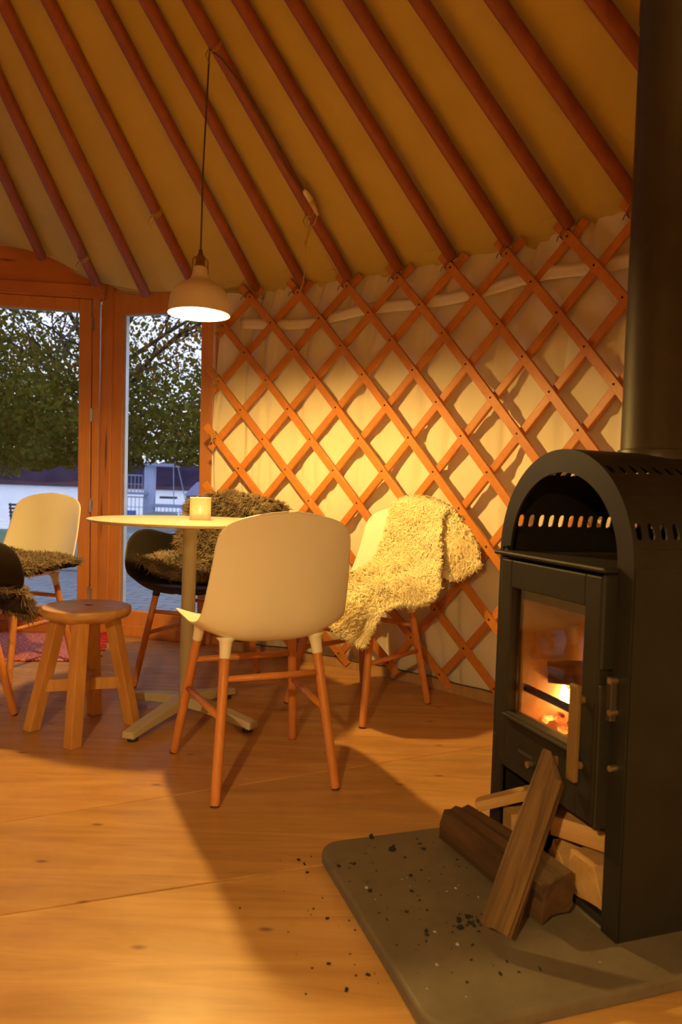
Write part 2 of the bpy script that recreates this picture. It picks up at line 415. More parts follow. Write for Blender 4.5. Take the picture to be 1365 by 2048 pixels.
# skirting strip round the foot of the wall
sk = MB()
def skf(u, v_): 
    th = .36 + 1.1 * u; return cyl(th, 3.050, .026 + .045 * v_)
sk.grid(skf, 60, 2)
tag(sk.build('baseboard_right', M['fresh'], solid=.012), kind='structure')
rp_ = MB().tube([cyl(.36 + 1.1 * i / 60, 3.042, .074 + .003 * sin(i * 1.3)) for i in range(61)], .0035, 6)
tag(rp_.build('trim_floor_rope', M['cord'], smooth=True), kind='structure')

# roof canvas
AZP = [.0040, .1022, .1936, .2910, .4020, .4890, .572, .6623, .7524, .8426, .9327, 1.0229, 1.122]   # azimuths of the poles
def eave(th):
    th = (th + pi) % (2 * pi) - pi
    return float(np.interp(th, [-.9, -.4, -.1, .004, .102, .194, .291, .40, 1.2], [1.85, 2.12, 2.11, 2.03, 1.90, 1.845, 1.84, 1.85, 1.85]))
RC, ZC = .45, 3.43
def roofz(th, r):
    z0 = eave(th); return z0 + (ZC - z0) * (3.0 - r) / (3.0 - RC)
# lower hem of roof cloth (gathered, hanging over the door head)
def hemz(th):
    th = (th + pi) % (2 * pi) - pi
    return float(np.interp(th, [-.9, -.35, -.2, -.06, -.012, .01, .03, .055, .085, .105, .118, .135, .165, .195, .24, .29, .36, .40, .5, 1.3],
                           [1.80, 2.10, 2.11, 2.10, 2.085, 2.075, 2.03, 1.965, 1.935, 1.93, 1.905, 1.875, 1.862, 1.872, 1.868, 1.862, 1.83, 1.74, 1.74, 1.74]))
def roofp(th, t_):
    # t_: 0 crown .. 1 eave, >1 the hanging hem
    if t_ <= 1:
        r = RC + (3.03 - RC) * t_
        return cyl(th, r, roofz(th, r) + .034 + .006 * sin(th * 34.9 + 1) * t_)
    k = t_ - 1
    wob = .010 * sin(th * 46 + 1) + .007 * sin(th * 101)
    zz = roofz(th, 3.03) + .034; hz = hemz(th)
    fo = (.010 * sin(k * 21 + 2 * sin(th * 7)) + .006 * sin(k * 40 + th * 15)) * min(1, 4 * k)
    return cyl(th, 3.03 + .05 * k + fo + wob * k + (.16 * k * min(1, max(0, (th - .37) / .04)) if th < 5 else 0), zz + (hz - zz) * k)
rm = MB(); NTH = 420; rows = [i / 24 for i in range(25)] + [1 + i / 18 for i in range(1, 19)]
ths = [TH for TH in np.concatenate([np.linspace(-.75, 1.35, 300), np.linspace(1.35, 2 * pi - .75, 120)[1:]])]
vs = [roofp(th, t_) for t_ in rows for th in ths]; n_ = len(ths)
fs = [(j * n_ + i, j * n_ + i + 1, (j + 1) * n_ + i + 1, (j + 1) * n_ + i) for j in range(len(rows) - 1) for i in range(n_ - 1)]
rm.add(vs, fs)
rm.add([cyl(th, RC, ZC + .034) for th in ths[:-1]] + [(CX, CY, ZC + .10)], [(i, (i + 1) % (n_ - 1), n_ - 1) for i in range(n_ - 1)])
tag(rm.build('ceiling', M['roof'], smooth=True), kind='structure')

ev_ = MB().grid(lambda u, v_: cyl(-.75 + 2.1 * u, 3.0 + .75 * v_, roofz(-.75 + 2.1 * u, 3.03) + .055), 90, 2)  # unseen flat sheet, added to stop sky light leaking onto the door head
tag(ev_.build('trim_eave_light_block', M['roof'], smooth=True), kind='structure')

# ------------------------------------------------------------------ lattice
lat = empty('lattice_screen', (0, 0, 0), label='diagonal lattice of orange wooden slats pinned in diamonds against the canvas wall', cat='lattice')
def slat(pts_idx, dr, half, thick, pins):
    """pts_idx: list of (idx,k)"""
    P = [latt(i, k, dr) for i, k in pts_idx]
    fr = []
    n_ = len(P)
    for i, (p, th) in enumerate(P):
        d = (P[min(i + 1, n_ - 1)][0] - P[max(i - 1, 0)][0]).normalized()
        nrm = Vector((sin(th), cos(th), 0)); a = d.cross(nrm).normalized(); b = a.cross(d).normalized()
        fr.append((p, a, b))
    # rounded ends
    mb = MB(); h, t_ = half, thick / 2
    poly = [(-h, -t_), (h, -t_), (h, t_), (-h, t_)]
    mb.sweep(fr, poly, 0)
    for i, k in pins:
        p, th = latt(i, k, dr - thick / 2 - .001); nrm = Vector((sin(th), cos(th), 0))
        mb.tube([p - nrm * .0015, p + nrm * .002], .0048, 8, 1)
    mb.build('slat', [M['slat'], M['pad']], lat, bevel=.004, seg=2)
def span(a, b, st=.5):
    n_ = max(2, int(round(abs(b - a) / st)) + 1); return [a + (b - a) * i / (n_ - 1) for i in range(n_)]
EXT = .34
for s in range(-5, 12):
    k0 = max(0, 1 - 2 * s); k1 = min(12, 2 * (11.5 - s))
    if k1 - k0 < 1: continue
    ks = span(k0 - .46, k1 + EXT)
    pins = [(s + k / 2, k) for k in range(int(k0), int(k1) + 1)]
    slat([(s + k / 2, k) for k in ks], -.013, .0178, .015, pins)
for m in range(1, 18):
    k0 = max(0, int(2 * (m - 11.5))); k1 = min(12, 2 * m - 1)
    if k1 - k0 < 1: continue
    ks = span(k0 - EXT * 1.15, k1 + EXT)
    slat([(m - k / 2, k) for k in ks], .006, .0178, .017, [])

# ------------------------------------------------------------------ roof poles
names = ['leftmost roof pole, ending over the wooden door head', 'second roof pole from the left, string-tied above the corner of the door',
         'third roof pole from the left, ending on the beam above the narrow side window', 'fourth roof pole from the left, ending behind the white pendant lamp shade',
         'fifth roof pole from the left, resting in the first lattice fork beside the lamp', 'sixth roof pole from the left, resting in the second lattice fork',
         'seventh roof pole from the left, carrying the lamp cord and the plug', 'eighth roof pole from the left, just right of the pole with the plug',
         'ninth roof pole from the left, resting in the fork above the white sheepskin', 'tenth roof pole from the left, resting in its lattice fork',
         'roof pole ending in the last lattice fork left of the flue pipe', 'second roof pole from the right, running in behind the flue pipe',
         'rightmost roof pole, only its upper end showing beside the flue pipe']
zend = [2.029, 1.897, 1.844, 1.835] + [1.835] * 9
POLE = []
for i, (az, nm) in enumerate(zip(AZP, names)):
    r_end = 3.005 if i < 4 else 2.992
    zc = ZC; dz = (zc - zend[i]) / (3.0 - RC)
    e = empty('roof_pole', cyl(az, r_end, zend[i]), label=nm, cat='roof pole', group='roof poles')
    base = Vector(e.location)
    pts = []
    for j in range(9):
        r = r_end + (RC - r_end) * j / 8
        pts.append(cyl(az, r, zend[i] + dz * (3.0 - r)) - base)
    d0 = (pts[0] - pts[1]).normalized()
    pts = [pts[0] + d0 * .012, pts[0] + d0 * .004] + pts
    mb = MB().tube(pts, [.017, .0235] + [.0252] * 9, 14)
    mb.build('shaft', M['pole'], e, smooth=True)
    POLE.append((e, base))
    def ring(r, name='tie', mat='tie', rad=.0255, k=3, th_=.0022):
        m_ = MB()
        dirp = (cyl(az, RC, zc) - cyl(az, 3.0, zend[i])).normalized(); a_ = Vector((cos(az), -sin(az), 0)); b_ = dirp.cross(a_)
        for q in range(k):
            c_ = cyl(az, r, zend[i] + dz * (3.0 - r)) - base + dirp * (q * .006)
            m_.tube([c_ + (a_ * cos(x) + b_ * sin(x)) * (rad + .001) + dirp * .004 * sin(x) for x in [2 * pi * j / 16 for j in range(17)]], th_, 5)
        if name == 'tie' and mat == 'twine':
            s_ = cyl(az, r, zend[i] + dz * (3.0 - r)) - base - b_ * .0
            m_.tube([s_ + Vector((-.02, -.02, -.02)), s_ + Vector((-.03, -.03, -.05)), s_ + Vector((-.018, -.028, -.08)), s_ + Vector((-.012, -.03, -.05)), s_ + Vector((.0, -.024, -.02))], .0018, 5)
        m_.build(name, M[mat], e, smooth=True)
    if i == 1: ring(2.86, mat='twine', k=4)
    if i == 3: ring(2.60, mat='twine', k=4)
    if i == 6: ring(2.09, mat='twine', k=2); ring(2.69, mat='twine', k=2)
    if i >= 4 and i < 12:
        # leather lashing in the fork
        m_ = MB()
        th = az; p = latt(i - 3, 0, -.03)[0] - base if i - 3 >= 1 else pts[0]
        a_ = Vector((cos(th), -sin(th), 0)); z_ = Vector((0, 0, 1)); nn = Vector((sin(th), cos(th), 0))
        for q in range(2):
            c_ = p + a_ * (-.016 + .003 * q) + z_ * (.018 - .004 * q)
            d_ = (a_ * .7 - z_ * .7); u_ = (a_ * .7 + z_ * .7)
            m_.tube([c_ + u_ * (.021 * cos(x)) + nn * (.016 + .020 * sin(x)) + d_ * (.005 * q) for x in [2 * pi * j / 14 for j in range(15)]], .0017, 5)
        c_ = p + a_ * -.028 + z_ * .005
        m_.tube([c_, c_ + Vector((-.008, -.012, -.008)), c_ + Vector((-.014, -.016, -.026))], .0016, 5)
        m_.build('tie', M['tie'], e, smooth=True)

# ------------------------------------------------------------------ door and side window
A0 = Vector((-1.365, 4.134, 0)); DD = Vector((.9923, .1240, 0)).normalized(); SD = Vector((.9447, -.3279, 0)).normalized()
DN = Vector((DD.y, -DD.x, 0)); SN = Vector((SD.y, -SD.x, 0))     # towards the room
def board(mb, O, D, s0, s1, z0, z1, d0=-.03, d1=.03, lean=0.0, mi=0):
    """a board in the wall plane; lean: shift along D per metre of height"""
    N = Vector((D.y, -D.x, 0)); vs = []
    for s_, z in ((s0, z0), (s1, z0), (s1, z1), (s0, z1)):
        for d in (d0, d1): vs.append(O + D * (s_ - lean * z) + N * d + Vector((0, 0, z)))
    return mb.add(vs, [(0, 2, 4, 6), (1, 7, 5, 3), (0, 1, 3, 2), (2, 3, 5, 4), (4, 5, 7, 6), (6, 7, 1, 0)], mi)
LN = .014
# door frame
def st(name, mb, mat, parent=None, **kw):
    o = mb.build(name, mat, parent, **kw)
    if parent is None: o['kind'] = 'structure'
    return o
mb = MB(); board(mb, A0, DD, -.050, -.010, 0, 1.90, -.04, .010, LN); board(mb, A0, SD, -.012, .062, 0, 1.98, -.05, .012, LN * .6)
st('trim_1', mb, M['frame'], bevel=.004)                                      # the post between door and side window
mb = MB(); board(mb, A0, DD, -1.35, .03, 1.955, 2.30, -.05, .016, 0)
st('trim_2', mb, M['frameh'], bevel=.003)                                     # broad head board
mb = MB(); board(mb, A0, DD, -1.32, -.005, 1.900, 1.958, -.045, .036, 0); board(mb, A0, DD, -1.32, -.005, 1.886, 1.905, -.045, .022, 0)
st('trim_3', mb, M['frameh'], bevel=.004)                                     # head moulding
mb = MB(); board(mb, A0, DD, -1.32, -.01, 0, .058, -.05, .028, 0)
st('trim_4', mb, M['frameh'], bevel=.004)                                     # threshold
dl = MB()
board(dl, A0, DD, -.120, -.054, .062, 1.884, -.035, .018, LN); board(dl, A0, DD, -1.16, -1.06, .062, 1.884, -.035, .018, LN)
board(dl, A0, DD, -1.06, -.120, 1.815, 1.884, -.033, .016, LN); board(dl, A0, DD, -1.06, -.118, .062, .146, -.033, .016, LN)
board(dl, A0, DD, -1.06, -.120, .062, .10, -.033, .024, LN)
door = st('door_1', dl, M['frame'], bevel=.004)
mb = MB(); board(mb, A0, DD, -1.06, -.119, .145, 1.816, -.012, -.006, LN)
mb.build('pane', M['glass'], door)
mb = MB()
for a_, b_, z_, w_ in ((-.122, -.116, .145, 1.816),): board(mb, A0, DD, a_, b_, z_, w_, -.020, .006, LN)
board(mb, A0, DD, -1.06, -.12, 1.810, 1.8165, -.020, .006, LN)
mb.build('glazing_strip', M['alu'], door)
for z_ in (1.745, 1.235, .725, .222):
    p = A0 + DD * (-.052 - LN * z_) + DN * .020 + Vector((0, 0, z_))
    mb = MB().tube([p + Vector((0, 0, -.036)), p + Vector((0, 0, .036))], .0075, 10)
    mb.tube([p + Vector((0, 0, -.040)), p + Vector((0, 0, -.036))], .009, 10).tube([p + Vector((0, 0, .036)), p + Vector((0, 0, .040))], .009, 10)
    board(mb, p - Vector((0, 0, 0)), DD, -.016, .016, -.03, .03, -.010, -.004)
    mb.build('hinge', M['hinge'], door, smooth=False, bevel=.001, seg=1)
# door's other side post + second side window (outside the frame on the left)
BL = A0 + DD * -1.33
mb = MB(); board(mb, BL, DD, -.06, .01, 0, 2.0, -.05, .02); st('trim_5', mb, M['frame'], bevel=.004)
WD = Vector((.93, .367, 0)).normalized()
mb = MB(); board(mb, BL, WD, -.75, -.66, 0, 1.95, -.05, .015); board(mb, BL, WD, -.15, -.04, 0, 1.95, -.05, .015); board(mb, BL, WD, -.66, -.15, 0, .14, -.05, .015); board(mb, BL, WD, -.7, -.1, 1.8, 2.25, -.05, .015)
w2 = st('window_2', mb, M['frame'], bevel=.003)
mb = MB(); board(mb, BL, WD, -.66, -.15, .14, 1.8, -.012, -.006); mb.build('pane', M['glass'], w2)
# side window
sw = MB()
board(sw, A0, SD, .060, .140, .0, 1.93, -.040, .004, LN); board(sw, A0, SD, .640, .716, .0, 1.95, -.040, .006, LN)
board(sw, A0, SD, .060, .70, 1.80, 2.05, -.038, .005, 0); board(sw, A0, SD, .13, .65, .060, .142, -.038, .005, LN)
board(sw, A0, SD, .10, .69, .0, .064, -.045, .022, 0)
win = st('window_1', sw, M['frame'], bevel=.004)
mb = MB(); board(mb, A0, SD, .138, .642, .140, 1.802, -.014, -.008, LN); mb.build('pane', M['glass'], win)
mb = MB(); board(mb, A0, SD, .138, .158, .140, 1.802, -.030, -.002, LN); board(mb, A0, SD, .14, .642, 1.795, 1.803, -.030, -.002, LN)
mb.build('glazing_strip', M['alu'], win)
mb = MB(); board(mb, A0, SD, .716, .86, .0, 2.1, -.075, -.022, LN * .8); st('trim_6', mb, M['frame'], bevel=.004)
# twine knots where the lattice is tied to the post
for (i_, k_), nm in (((.42, 1.05), 'hemp twine knot holding the top of the lattice to the window post'), ((.45, 3.0), 'hemp twine knot holding the lattice to the window post, second from the top'), ((.45, 5.0), 'hemp twine knot holding the lattice to the window post, just above the brown fur')):
    p, th = latt(i_, k_, -.02); a_ = Vector((cos(th), -sin(th), 0)); nn = Vector((sin(th), cos(th), 0)); z_ = Vector((0, 0, 1))
    mb = MB()
    for q in range(4):
        u_ = (a_ * cos(.5 + .3 * q) + z_ * sin(.5 + .3 * q))
        mb.tube([p + u_ * (.026 * cos(x)) + nn * (.014 + .026 * sin(x)) + z_ * (.008 * (q - 1.5)) for x in [2 * pi * j / 14 for j in range(15)]], .0026, 5)
    c_ = p - nn * .014
    mb.tube([c_, c_ + a_ * .012 - nn * .01 - z_ * .02, c_ + a_ * .016 - nn * .012 - z_ * .06, c_ + a_ * .012 - nn * .01 - z_ * .085], .0018, 5)
    mb.tube([c_, c_ - a_ * .012 - nn * .01 + z_ * .03, c_ - a_ * .01 - nn * .012 + z_ * .055], .0018, 5)
    tag(mb.build('twine_knot', M['twine'], smooth=True), nm, 'twine', 'lattice twine knots')
p = A0 + DD * -.03 + DN * .03 + Vector((0, 0, 1.93))
mb = MB()
mb.tube([p + Vector((.01, 0, .02)), p + Vector((.005, -.012, -.02)), p + Vector((-.012, -.014, -.07)), p + Vector((.0, -.016, -.11))], .002, 5)
mb.tube([p + Vector((.02, 0, .02)), p + Vector((.022, -.012, -.04)), p + Vector((.012, -.016, -.12)), p + Vector((.018, -.016, -.2)), p + Vector((.008, -.016, -.27))], .0014, 5)
mb.tube([p + Vector((.012, -.01, .015)) + Vector((.014 * cos(x), -.008, .016 * sin(x))) for x in [2 * pi * j / 12 for j in range(13)]], .002, 5)
tag(mb.build('twine', M['twine'], smooth=True), 'loose hemp twine ends dangling over the post beside the door', 'twine')

# ------------------------------------------------------------------ pendant lamp
LX, LY, LZ = -.522, 2.56, 1.459
lamp = empty('pendant_lamp', (LX, LY, LZ), label='white enamel pendant lamp hanging on a grey cord over the round table', cat='lamp')
out = [(.108, 0), (.1055, .006), (.1035, .03), (.100, .055), (.093, .078), (.080, .094), (.060, .105), (.042, .113), (.0315, .124), (.0265, .14), (.0245, .158), (.024, .163)]
inn = [(r - .0025 if r > .03 else r - .002, z) for r, z in out]
mb = MB().lathe(out + [(.012, .163)] , 48); 
mb.build('shade', M['lampw'], lamp, smooth=True, solid=.0022)
mb = MB().lathe([(.0, .162), (.019, .162), (.019, .172), (.0165, .174), (.0165, .200), (.012, .204), (.008, .214), (.006, .226), (.0, .226)], 20)
for a in (.5, .5 + pi):
    c_, s_ = cos(a), sin(a)
    mb.tube([(.0255 * c_, .0255 * s_, .148), (.0275 * c_, .0275 * s_, .160), (.0275 * c_, .0275 * s_, .188), (.022 * c_, .022 * s_, .196), (.012 * c_, .012 * s_, .198)], .0022, 6)
    mb.tube([(.023 * c_, .023 * s_, .150), (.030 * c_, .030 * s_, .150)], .004, 8)
mb.build('fitting', M['brass'], lamp, smooth=True, bevel=.0005, seg=1)
mb = MB(); nb = 14
mb.lathe([(.0001, -.002), (.012, .000), (.021, .006), (.0265, .016), (.028, .026), (.0265, .038), (.020, .052), (.014, .064), (.0125, .072), (.0001, .074)], 24)
mb.build('bulb', M['bulb'], lamp, smooth=True)
mb = MB().lathe([(.0, .074), (.0135, .074), (.0135, .11), (.0, .11)], 16); mb.build('socket', M['brass'], lamp)
az = AZP[6]; dzp = (ZC - zend[6]) / (3.0 - RC)
def onpole(r, off=.026, side=0.):
    dirp = (cyl(az, RC, ZC) - cyl(az, 3.0, zend[6])).normalized(); a_ = Vector((cos(az), -sin(az), 0)); b_ = dirp.cross(a_)
    if b_.z > 0: b_ = -b_
    return cyl(az, r, zend[6] + dzp * (3.0 - r)) + b_ * off * cos(side) + a_ * off * sin(side)
Lb = Vector((LX, LY, LZ))
top = onpole(2.085, .030, -.35)
cpts = [Vector((0, 0, .222)), Vector((.0, 0, .5)), Vector((top.x - LX - .001, top.y - LY, top.z - LZ - .03)), top - Lb,
        onpole(2.12, .03, .5) - Lb, onpole(2.2, .03, .95) - Lb, onpole(2.3, .034, 1.0) - Lb, onpole(2.4, .040, 1.1) - Lb, onpole(2.5, .032, .75) - Lb, onpole(2.56, .031, 1.1) - Lb, onpole(2.60, .034, 1.35) - Lb]
mb = MB().tube(cpts, .0032, 8); mb.build('cord', M['cord'], lamp, smooth=True)
q0, q1, q2 = onpole(2.595, .036, 1.3) - Lb, onpole(2.64, .040, 1.35) - Lb, onpole(2.69, .036, 1.35) - Lb
mb = MB().tube([q0, q0.lerp(q1, .3), q1], [.008, .013, .014], 12); mb.build('plug', M['plug'], lamp, smooth=True)
ext = empty('extension_cord', onpole(2.64, .04, 1.35), label='pale extension cord with socket strapped to the roof pole behind the lamp plug', cat='cord')
eb = Vector(ext.location)
mb = MB().tube([onpole(2.642, .04, 1.35) - eb, onpole(2.70, .036, 1.3) - eb], [.015, .009], 12); mb.build('socket', M['wirep'], ext, smooth=True)
pe = [onpole(2.70, .035, 1.3), onpole(2.72, .034, .3), onpole(2.74, .034, -.9)]
pe += [pe[-1] + Vector((-.02, .02, -.08)), pe[-1] + Vector((-.03, .10, -.20)), pe[-1] + Vector((-.055, .16, -.25))]
mb = MB().tube([p_ - eb for p_ in crom([tuple(v_) for v_ in pe], 24)] if False else [Vector(tuple(x)) - eb for x in crom([tuple(v_) for v_ in pe], 24)], .0025, 6); mb.build('cable', M['wirep'], ext, smooth=True)
mb = MB(); a_ = onpole(2.72, .028, -.6)
mb.tube([a_, onpole(2.85, .034, -.7), latt(3, 0, -.05)[0] + Vector((-.02, 0, .03))], .0014, 5)
b_ = a_ + Vector((.0, -.005, -.02)); mb.tube([a_, b_ + Vector((-.012, 0, -.03)), b_ + Vector((-.018, 0, -.06)), b_ + Vector((-.022, 0, -.075)), b_ + Vector((-.014, 0, -.085)), b_ + Vector((-.012, 0, -.07)), b_ + Vector((-.018, 0, -.06))], .0016, 5)
tag(mb.build('twine', M['twine'], smooth=True), 'thin twine with a loose loop hanging off the pole below the plug', 'twine')

for (x, y, z, nm) in ((-.50, -.66, 1.42, 'white enamel pendant lamp in the half of the room behind the viewer'),):
    l2 = dup(lamp, (x, y, z), 0, nm)
    for ch in kids(l2):
        if ch.name.startswith('bulb'): ch.data = ch.data.copy(); ch.data.materials[0] = M['bulb2']
    for ch in kids(l2):
        if ch.name.startswith(('cord', 'plug')): bpy.data.objects.remove(ch)
    zt = roofz(math.atan2(x / YK - CX, y / YK - CY), math.hypot(x / YK - CX, y / YK - CY)); zt = H + YK * (zt + .03 - H)
    MB().tube([(0, 0, .222), (0, 0, zt - z)], .0032, 8).build('cord', M['cord'], l2, smooth=True)

# ------------------------------------------------------------------ table + candle
TX, TY, TZ = -.563, 2.716, .73
tb = empty('bistro_table', (TX, TY, 0), label='round pale bistro table on one post with a cross base', cat='table')
mb = MB().lathe([(.0001, .7185), (.352, .7185), (.368, .722), (.3705, .726), (.370, .7295), (.366, .7305), (.0001, .7305)], 72)
mb.build('tabletop', M['tablew'], tb, smooth=True, bevel=.0008, seg=1)
mb = MB().lathe([(.0001, .045), (.026, .045), (.026, .712), (.10, .714), (.10, .719), (.0001, .719)], 28); mb.build('post', M['tableb'], tb, smooth=True, bevel=.001, seg=1, ang=60)
for (x, y) in ((-.681, 2.374), (-.279, 2.517), (-.832, 2.835), (-.423, 2.95)):
    d = Vector((x - TX, y - TY, 0)); L = d.length; d.normalize(); n_ = Vector((-d.y, d.x, 0)); mb = MB()
    fr = [(d * (L * t_) + Vector((0, 0, z_)), n_, Vector((0, 0, 1))) for t_, z_ in ((0, .052), (.3, .050), (.75, .036), (1, .026))]
    hw = [(.030, .020), (.029, .018), (.026, .014), (.024, .012)]
    vs = []
    for (p, a_, b_), (h_, t_) in zip(fr, hw): vs += [p - a_ * h_ - b_ * t_, p + a_ * h_ - b_ * t_, p + a_ * (h_ * .85) + b_ * t_, p - a_ * (h_ * .85) + b_ * t_]
    fs = [(i * 4 + j, i * 4 + (j + 1) % 4, (i + 1) * 4 + (j + 1) % 4, (i + 1) * 4 + j) for i in range(3) for j in range(4)] + [(3, 2, 1, 0), (12, 13, 14, 15)]
    mb.add(vs, fs); ft = mb.build('foot', M['tableb'], tb, bevel=.004)
    e_ = d * (L - .03)
    MB().lathe([(.0001, 0), (.018, 0), (.018, .014), (.0001, .014)], 16, (e_.x, e_.y, 0)).build('glide', M['pad'], ft)
cd = empty('candle_holder', (-.532, 2.74, .7305), .15, label='square ribbed frosted glass with a burning tea light on the table', cat='candle')
mb = MB()
def rsq(h, r, n=40):
    pts = []
    for i in range(n):
        a = 2 * pi * i / n; e_ = 5
        pts.append((h * math.copysign(abs(cos(a)) ** (2 / e_), cos(a)), h * math.copysign(abs(sin(a)) ** (2 / e_), sin(a))))
    return pts
rows_ = [(z * .086 / 26, (.0385 + (.0008 if z % 2 else 0))) for z in range(27)]
vs = []; n_ = 40
for z, h_ in rows_: vs += [(x, y, z) for x, y in rsq(h_, .01)]
for z, h_ in reversed(rows_): vs += [(x, y, max(z, .012)) for x, y in rsq(.0345, .01)]
k_ = len(rows_) * 2
fs = [(i * n_ + j, i * n_ + (j + 1) % n_, (i + 1) * n_ + (j + 1) % n_, (i + 1) * n_ + j) for i in range(k_ - 1) for j in range(n_)] + [tuple(range(n_)), tuple((k_ - 1) * n_ + j for j in range(n_))]
mb.add(vs, fs); mb.build('glass', M['frost'], cd, smooth=True)
# raised band of small embossed capitals, too small to read
mb = MB()
for i in range(9):
    x = -.024 + i * .006
    mb.box((x, -.0405, .052), (.0012, .0014, .006))
    if i % 2: mb.box((x + .0018, -.0405, .0545), (.0034, .0014, .001)); mb.box((x + .0018, -.0405, .052), (.0028, .0014, .001))
    else: mb.box((x + .0036, -.0405, .052), (.0012, .0014, .006)); mb.box((x + .0018, -.0405, .0545), (.0034, .0014, .001))
mb.build('embossed_lettering', M['wax'], cd)
MB().lathe([(.0001, .0125), (.019, .0125), (.0195, .027), (.018, .0262), (.0001, .0258)], 24).build('candle', M['wax'], cd, smooth=True)
MB().lathe([(.0001, .026), (.003, .029), (.005, .035), (.004, .043), (.0015, .051), (.0001, .055)], 14).build('flame', M['candleflame'], cd, smooth=True)

# ------------------------------------------------------------------ chairs
PROF = [(.238, .412), (.232, .428), (.205, .438), (.13, .437), (.04, .428), (-.05, .420), (-.125, .425), (-.175, .447), (-.205, .492), (-.222, .55), (-.238, .625), (-.248, .70), (-.256, .755), (-.262, .800)]
def shell_mesh(arm):
    NU = 31; ct, cb = .125, .10; ex = 2.7
    ph_ = np.linspace(0, 1.52, 12); tr_ = np.sin(ph_) ** (2 / ex); tf_ = np.cos(ph_) ** (2 / ex)
    vv_ = np.concatenate([cb * (1 - tr_[::-1]), np.linspace(cb, 1 - ct, 30)[1:-1], 1 - ct + ct * tr_])
    fr = np.concatenate([tf_[::-1], np.ones(28), tf_]); NV = len(vv_)
    Pd = crom(PROF, 600); Ld = np.concatenate([[0], np.cumsum(np.linalg.norm(np.diff(Pd, axis=0), axis=1))]); Ld /= Ld[-1]
    P = np.stack([np.interp(vv_, Ld, Pd[:, 0]), np.interp(vv_, Ld, Pd[:, 1])], 1)
    d = np.gradient(P, np.arange(NV) * 1.0, axis=0); d /= np.linalg.norm(d, axis=1)[:, None]
    nrm = np.stack([d[:, 1], -d[:, 0]], 1)        # towards the sitter
    if nrm[5, 1] < 0: nrm = -nrm
    v = vv_
    if arm:
        wv = np.interp(v, [0, .1, .3, .45, .55, .7, 1], [.215, .265, .285, .285, .265, .225, .19])
        ev = np.interp(v, [0, .06, .15, .24, .34, .42, .48, .56, .7, 1], [.03, .10, .20, .232, .230, .222, .195, .14, .08, .03])
    else:
        wv = np.interp(v, [0, .15, .4, .55, .7, 1], [.212, .224, .224, .220, .209, .188])
        ev = np.interp(v, [0, .1, .3, .48, .56, .7, .85, 1], [.020, .036, .050, .062, .060, .048, .034, .016])
    EV = np.array([(0, .225, .44, .20), (.09, .215, .50, .258), (.19, .17, .600, .284), (.3, .09, .650, .290), (.42, -.01, .658, .288), (.52, -.10, .640, .270), (.6, -.165, .630, .246), (.68, -.203, .655, .226), (.8, -.232, .715, .208), (1, -.258, .795, .184)])
    EVs = crom(EV[:, 1:], 200); tt = np.interp(np.linspace(0, 9, 200), np.arange(10), EV[:, 0])
    EC = np.stack([np.interp(v, tt, EVs[:, i]) for i in range(3)], 1)
    # round the four corners
    # drop the flat cut at the ends with a bow
    mb = MB(); vs = []
    for j in range(NV):
        for i in range(NU):
            u = -1 + 2 * i / (NU - 1); uu = u * fr[j]
            a = abs(uu); g_ = max(0, (a - (.30 if arm else .15)) / (.70 if arm else .85))
            gg = g_ ** (1.5 if arm else 2.2)
            xx = math.copysign(wv[j] * (1 - (1 - a) ** (1.25 if arm else 1.0)), uu)
            y = P[j, 0] + nrm[j, 0] * ev[j] * gg; z = P[j, 1] + nrm[j, 1] * ev[j] * gg
            if arm:
                gg = max(0, (a - .12) / .88) ** 2.4; y = P[j, 0] + (EC[j, 0] - P[j, 0]) * gg; z = P[j, 1] + (EC[j, 1] - P[j, 1]) * gg
                xx = math.copysign(EC[j, 2] * (1 - (1 - a) ** 1.35), uu)
            if j == 0 or j == NV - 1: pass
            # bow of the front / top rim
            if v[j] > .9: z -= .006 * (u * u) * (v[j] - .9) / .1
            if v[j] < .08: y -= .012 * (u * u) * (.08 - v[j]) / .08
            vs.append((xx, y, z))
    fs = [(j * NU + i, j * NU + i + 1, (j + 1) * NU + i + 1, (j + 1) * NU + i) for j in range(NV - 1) for i in range(NU - 1)]
    return mb.add(vs, fs)
FT = {'fr': (.203, .2175), 'fl': (-.203, .2175), 'rr': (.177, -.2175), 'rl': (-.177, -.2175)}
TP = {'fr': (.152, .125), 'fl': (-.152, .125), 'rr': (.135, -.125), 'rl': (-.135, -.125)}
def legpt(k, z):
    t_ = 1 - z / .425; return Vector((TP[k][0] + (FT[k][0] - TP[k][0]) * t_, TP[k][1] + (FT[k][1] - TP[k][1]) * t_, z))
def make_chair(name, label, arm, mat, loc, rz):
    t_ = empty(name, loc, rz, label=label, cat='chair', group='moulded shell chairs')
    o = shell_mesh(arm).build('shell', M[mat], t_, smooth=True, solid=.0075, sub=1)
    for k in FT:
        lg = MB().tube([legpt(k, .002), legpt(k, .01), legpt(k, .12), legpt(k, .30), legpt(k, .405)], [.0122, .0134, .0142, .0142, .0138], 16).build('leg', M['leg'], t_, smooth=True, bevel=.001, seg=1, ang=60)
        MB().tube([legpt(k, .0), legpt(k, .004)], .0126, 14).build('foot_pad', M['pad'], lg)
        sk_ = MB().tube([legpt(k, .380), legpt(k, .383), legpt(k, .41), legpt(k, .426), legpt(k, .436)], [.0143, .0155, .0168, .0195, .030], 18)
        sk_.build('leg_socket', M[mat], t_, smooth=True)
    for a_, b_, z_ in (('fl', 'fr', .315), ('rl', 'rr', .325), ('fl', 'rl', .222), ('fr', 'rr', .222)):
        MB().tube([legpt(a_, z_), (legpt(a_, z_) + legpt(b_, z_)) / 2, legpt(b_, z_)], [.0085, .0105, .0085], 10).build('stretcher', M['leg'], t_, smooth=True)
    return t_
def yaw(f): return math.atan2(-f[0], f[1])
